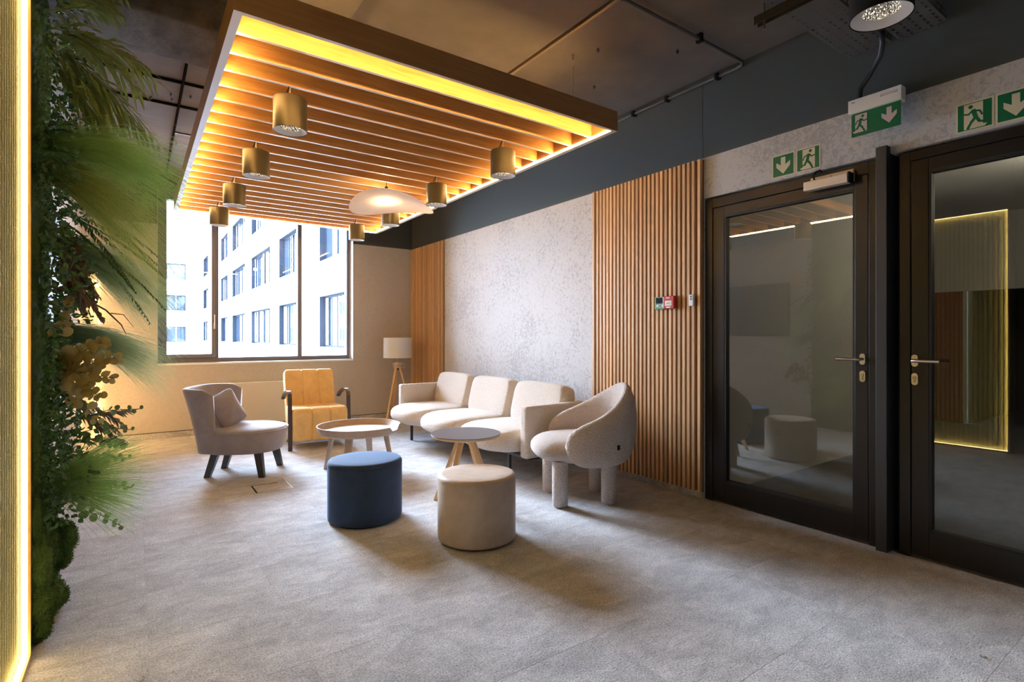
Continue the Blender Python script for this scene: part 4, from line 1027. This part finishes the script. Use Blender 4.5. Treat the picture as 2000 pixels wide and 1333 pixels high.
plant('palm_plant', 'dark green palm fronds arching out at the top of the moss wall', mb, M['palm'])
mb = []
for a in range(9): frond(mb, (-.31, 3.05+rng.gauss(0, .05), 2.44+rng.gauss(0, .05)), (.75, rng.uniform(-.2, .4), rng.uniform(-1.0, -.45)), rng.uniform(.28, .42), 9, .19, .015, .25)
plant('palm_plant', 'olive palm fronds hanging down at the top of the moss wall', mb, M['palm'])
mb = []
for a in range(6): frond(mb, (-.31, 2.86+rng.gauss(0, .04), 2.60+rng.gauss(0, .05)), (.8, rng.uniform(-.2, .3), rng.uniform(.2, .9)), rng.uniform(.2, .32), 10, .12, .012, .3)
plant('palm_plant', 'palm fronds rising to the ceiling at the top left of the moss wall', mb, M['palm'])
mb = []
for a in range(8): frond(mb, (-.30, 3.25+rng.gauss(0, .06), 2.25+rng.gauss(0, .05)), (.8, rng.uniform(0, .5), rng.uniform(-1.2, -.6)), rng.uniform(.2, .3), 9, .13, .016, .2)
for a in range(8): frond(mb, (-.29, 3.2+rng.gauss(0, .06), 1.62+rng.gauss(0, .06)), (.55, rng.uniform(-.1, .4), rng.uniform(-1.4, -.7)), rng.uniform(.2, .32), 9, .10, .022, .1)
plant('dried_fern', 'brown dried fern leaves hanging in the middle of the moss wall', mb, M['dry'])
mb = []
for a in range(5): frond(mb, (-.27, 3.6+rng.gauss(0, .08), .80+rng.gauss(0, .06)), (.8, rng.uniform(-.3, .4), rng.uniform(-.6, .3)), rng.uniform(.18, .30), 9, .10, .020, .2)
plant('dried_fern', 'brown dried fern leaves above the lowest grass tuft', mb, M['dry'])
mb = []
for a in range(9): frond(mb, (-.27, 3.3+rng.gauss(0, .07), 1.82+rng.gauss(0, .06)), (.9, rng.uniform(-.2, .5), rng.uniform(-1.0, -.1)), rng.uniform(.3, .46), 30, .035, .010, .35)
plant('green_fern', 'bright green toothed fern fronds between the upper grass tufts', mb, M['leafdark'])
mb = []
for a in range(7): frond(mb, (-.31, 2.82+rng.gauss(0, .05), 2.02+rng.gauss(0, .15)), (.5, rng.uniform(-.2, .5), rng.uniform(-1.0, .4)), rng.uniform(.1, .2), 20, .028, .009, .3)
plant('green_fern', 'small green fern growing close to the glowing panel', mb, M['leafdark'])
# leafy ground cover so the wall reads deep
mb = MB()
for k in range(3400):
    p = Vector((-.32+.15*rng.random()*rng.random()+.02, rng.uniform(2.75, 3.54), rng.uniform(.45, 3.0))); a = Vector((rng.gauss(.5, .5), rng.gauss(0, 1), rng.gauss(-.3, .8))).normalized()*rng.uniform(.02, .055); b = a.orthogonal().normalized()*rng.uniform(.006, .018)
    if p.z > 2.25 and rng.random() < .6: continue
    if .93 < p.z < 1.3: p.x = min(p.x, -.27)
    a *= .8; b *= .8; c_ = a.cross(b).normalized()*b.length*.5
    mb.add([p, p+a*.3+b*.85-c_*.3, p+a*.7+b*.8, p+a-c_, p+a*.7-b*.8, p+a*.3-b*.85-c_*.3, p+a*.5+c_*.4], [(0, 1, 6), (1, 2, 6), (2, 3, 6), (3, 4, 6), (4, 5, 6), (5, 0, 6)])
tag(tag(mb.build('undergrowth', M['leafdark']), 'dense small dark leaves filling the moss wall behind the tufts', 'foliage'), kind='stuff')
# dark bare branch
tag(MB().tube([(-.31, 3.02, 1.44), (-.27, 3.06, 1.43), (-.20, 3.15, 1.40), (-.12, 3.25, 1.35), (-.06, 3.34, 1.28), (-.04, 3.38, 1.23)], [.006, .006, .005, .004, .003, .001], 7).tube([(-.10, 3.27, 1.335), (-.05, 3.30, 1.33), (-.01, 3.36, 1.27)], [.003, .002, .001], 6).tube([(-.22, 3.12, 1.405), (-.20, 3.1, 1.44)], .003, 6).build('bare_branch', M['stem'], smooth=True), 'bare dark curved branch sticking out of the moss wall', 'branch')
# eucalyptus sprigs with separate round leaves
def leaf_mesh(name, m_):
    pts = [(0, 0, 0)]; n_ = 10
    for k in range(n_):
        a = 2*pi*k/n_; r_ = 1+.08*sin(2*a+.5); pts.append((.5+.5*cos(a)*r_, .5*sin(a)*r_*.95, .07*(abs(sin(a)))))
    pts[0] = (.5, 0, -.02)
    return MB().add(pts, [(0, 1+k, 1+(k+1) % n_) for k in range(n_)])
LEAF = {}
def sprig(label, pts, n_, size, m_, seedn, group):
    g = random.Random(seedn); p0 = Vector(pts[0]); t = thing('eucalyptus_sprig', label, 'plant', pts[0], group=group)
    P = [Vector(p) for p in pts]
    def at(u):
        x = u*(len(P)-1); i = min(int(x), len(P)-2); return P[i].lerp(P[i+1], x-i), (P[i+1]-P[i]).normalized()
    MB().tube([at(k/8)[0] for k in range(9)], .0018, 5).build('stem', M['stem'], t)
    for k in range(n_):
        u = .15+.85*k/(n_-1); p, d = at(u); sz = size*(1.15-.6*u)*g.uniform(.8, 1.15)
        if m_ not in LEAF:
            o = leaf_mesh('leaf', m_).build('leaf', M[m_], t, world=False, smooth=True); LEAF[m_] = o
        else: o = LEAF[m_].copy(); COL.objects.link(o); o.parent = t
        sd = d.orthogonal().normalized(); sd.rotate(Matrix.Rotation(k*2.3+g.random(), 3, d)); x = (sd+d*.35).normalized(); 
        toc = (cam.location-p).normalized(); z = (toc+Vector((g.gauss(0, .45), g.gauss(0, .45), g.gauss(0, .45)))).normalized(); z = (z-x*z.dot(x)).normalized(); y = z.cross(x)
        mt = Matrix((x*sz, y*sz, z*sz)).transposed().to_4x4(); mt.translation = p-p0; o.matrix_basis = mt
    return t
GY = 'ochre eucalyptus sprigs on the moss wall'; GG = 'green eucalyptus sprigs on the moss wall'
sprig('ochre eucalyptus sprig climbing along the dark moss near the glowing panel', [(-.27, 2.90, 1.16), (-.26, 2.96, 1.26), (-.25, 3.03, 1.34), (-.24, 3.12, 1.40)], 20, .045, 'euc', 1, GY)
for k, (a, b_) in enumerate((((-.16, 3.00, 1.10), (-.06, 3.04, 1.13)), ((-.18, 3.0, 1.16), (-.11, 3.04, 1.20)), ((-.18, 2.97, 1.06), (-.08, 3.02, 1.03)), ((-.20, 2.97, 1.02), (-.13, 3.0, .95)))):
    sprig('ochre round leaved eucalyptus sprig, %s of the cluster in the middle of the moss wall' % ('rightmost', 'topmost', 'lower', 'lowest')[k], [(-.30, 3.0, 1.10), (a[0], a[1], a[2]), b_], 20, .062, 'euc', 10+k, GY)
sprig('brownish eucalyptus sprig hanging below the ochre cluster', [(-.28, 3.1, .98), (-.20, 3.15, .92), (-.14, 3.2, .80)], 14, .05, 'euc', 20, GY)
gr = [([(-.28, 3.4, .80), (-.12, 3.45, .84), (.02, 3.5, .83)], 'uppermost, with a pair of leaves against the tan wall'),
      ([(-.28, 3.35, .74), (-.14, 3.4, .76), (-.02, 3.45, .73)], 'just under the uppermost one'),
      ([(-.28, 3.3, .62), (-.14, 3.32, .62), (-.03, 3.35, .60)], 'beside the tips of the lowest grass tuft'),
      ([(-.28, 3.25, .52), (-.12, 3.28, .50), (-.02, 3.3, .46)], 'reaching over the pale carpet'),
      ([(-.26, 3.2, .42), (-.14, 3.25, .36), (-.05, 3.28, .27)], 'lowest, trailing towards the carpet'),
      ([(-.26, 3.5, .68), (-.12, 3.55, .66), (-.05, 3.6, .62)], 'behind the lowest grass tuft')]
for k, (p, tx) in enumerate(gr): sprig('green eucalyptus sprig, '+tx, p, 15, .040, 'eucg', 30+k, GG)

# fairy light string in the back left corner
fs_ = thing('fairy_light_string', 'vertical string of tiny warm fairy lights against the back wall corner', 'string lights', (-.36, 7.60, 0))
MB().tube([(-.36+.006*sin(k), 7.60, .03+k*.09) for k in range(24)], .0015, 5).build('wire', M['blackmetal'], fs_)
bl = None
for k in range(26):
    p = (-.36+rng.gauss(0, .012), 7.60+rng.gauss(0, .008), .06+k*.078+rng.gauss(0, .02))
    if bl is None: bl = MB().superbox(0, 0, 0, .0075, .0075, .011, (2, 2, 2), 3).build('bulb', M['fairy'], fs_, world=False)
    else: o = bl.copy(); COL.objects.link(o); o.parent = fs_; bl = o
    bl.location = Vector(p)-fs_.location
for z in (.45, 1.1, 1.7): light('added_wall_glow', 'POINT', (-.30, 7.0, z), 8, (1.0, .58, .20), shadow_soft_size=.04)  # added point lights off the string, spreading orange glow over the wall

# ------------------------------------------------------------------ courtyard buildings
m = M['brick'] = mat('white_brick', (.80, .80, .80), .85); n = N(m)
bt = n.n('TexBrick'); bt.inputs['Scale'].default_value = 1.0; bt.inputs['Color1'].default_value = (.80, .80, .80, 1); bt.inputs['Color2'].default_value = (.74, .74, .75, 1); bt.inputs['Mortar'].default_value = (.58, .58, .60, 1)
bt.inputs['Mortar Size'].default_value = .012; bt.inputs['Brick Width'].default_value = .25; bt.inputs['Row Height'].default_value = .08
g = n.n('NewGeometry'); sp = n.n('SeparateXYZ'); cb = n.n('CombineXYZ'); n.l(g.outputs['Position'], sp.inputs[0]); ad = n.n('Math', operation='ADD'); n.l(sp.outputs['X'], ad.inputs[0]); n.l(sp.outputs['Y'], ad.inputs[1])
n.l(ad.outputs[0], cb.inputs['X']); n.l(sp.outputs['Z'], cb.inputs['Y']); n.l(cb.outputs[0], bt.inputs['Vector']); n.color(bt.outputs['Color'])
M['reveal'] = mat('grey_window_reveal', (.010, .012, .017), .7, spec=.1); M['farglass'] = mat('far_glass', (.02, .025, .035), .04, 0, .5); M['sillw'] = mat('far_sill', (.45, .46, .48), .6)
M['whitebar'] = mat('white_blind', (.75, .76, .78), .6)
rr = random.Random(3)
XFc = 6.0; ROWS = ((.81, 2.82), (4.20, 6.21), (7.60, 9.61))
# right wing windows: (y0,y1)
RW = [(11.9, 14.9), (18.7, 21.85), (24.6, 29.2), (31.4, 37.2), (39.6, 45.4), (47.9, 52.0), (54.6, 59.2), (62.0, 66.5)]
wing = thing('office_wing', 'white brick office wing receding along the right of the courtyard', 'building', (XFc, 38, -3.4))
holes = [(y0, y1, z0, z1) for (y0, y1) in RW for (z0, z1) in ROWS]+[(y0, y1, -2.6, -.6) for (y0, y1) in RW]
wall_grid(MB(), 'x', XFc, XFc+.32, 8.2, 68.3, -3.4, 10.75, holes).box(XFc+.32, XFc+.4, 8.2, 68.3, 10.3, 10.75).build('brick_facade', M['brick'], wing)
MB().box(XFc-.05, XFc+.45, 8.2, 68.3, 10.75, 10.85).build('parapet_coping', M['sillw'], wing)
def far_window(par, axis, u0, u1, z0, z1, c, blinds):
    """u along the wall, c = plane of the facade"""
    def B(mb, a0, a1, d0, d1, b0, b1):
        return mb.box(c+d0, c+d1, a0, a1, b0, b1) if axis == 'x' else mb.box(a0, a1, c+d0, c+d1, b0, b1)
    w = thing('window', None, None); w.parent = par
    px, py = ((c, (u0+u1)/2) if axis == 'x' else ((u0+u1)/2, c)); w.location = Vector((px, py, z0))-par.location
    rv = MB(); e = .012
    B(rv, u0, u0+e, .0, .30, z0, z1); B(rv, u1-e, u1, .0, .30, z0, z1); B(rv, u0, u1, .0, .30, z1-e, z1)
    rv.build('reveal', M['reveal'], w)
    fm = MB(); t_ = .07
    B(fm, u0, u0+t_, .22, .30, z0, z1); B(fm, u1-t_, u1, .22, .30, z0, z1); B(fm, u0, u1, .22, .30, z0, z0+t_); B(fm, u0, u1, .22, .30, z1-t_, z1)
    n_ = max(2, round((u1-u0)/1.3))
    for k in range(1, n_): u = u0+(u1-u0)*k/n_; B(fm, u-.035, u+.035, .23, .29, z0+t_, z1-t_)
    fm.build('frame', M['reveal'], w)
    for k in range(n_):
        a, b = u0+(u1-u0)*k/n_+.04, u0+(u1-u0)*(k+1)/n_-.04
        B(MB(), a, b, .26, .27, z0+t_, z1-t_).build('pane', M['farglass'], w)
    sl = MB(); B(sl, u0-.03, u1+.03, -.04, .24, z0-.04, z0); sl.build('sill', M['sillw'], w)
    if blinds:
        bb = MB()
        for k in range(rr.randint(2, 6)):
            u = rr.uniform(u0+.15, u1-.15); B(bb, u, u+rr.choice((.05, .08, .30)), .19, .21, z0+.08, z1-.08)
        bb.build('blind_strip', M['whitebar'], w)
for (y0, y1) in RW:
    for (z0, z1) in ROWS: far_window(wing, 'x', y0, y1, z0, z1, XFc, True)
far = thing('office_block', 'white office block closing the far end of the courtyard', 'building', (0, 68, -3.4))
FW = [(-13.6, -11.8), (-10.2, -8.4), (-6.8, -5.0), (-3.4, -1.6), (0.0, 1.8), (2.68, 4.46)]
wall_grid(MB(), 'y', 68, 68.32, -16, 6.0, -3.4, 10.65, [(a, b, z0-.15, z1-.5) for a, b in FW for z0, z1 in ROWS]).build('brick_facade', M['brick'], far)
MB().box(-16, 6.0, 67.95, 68.45, 10.65, 10.75).build('parapet_coping', M['sillw'], far)
for a, b in FW:
    for z0, z1 in ROWS: far_window(far, 'y', a, b, z0-.15, z1-.5, 68, False)
struct('courtyard_ground', MB().box(-40, XFc+.3, 8.3, 68.4, -3.6, -3.4), mat('pale_paving', (.6, .6, .6), .8))
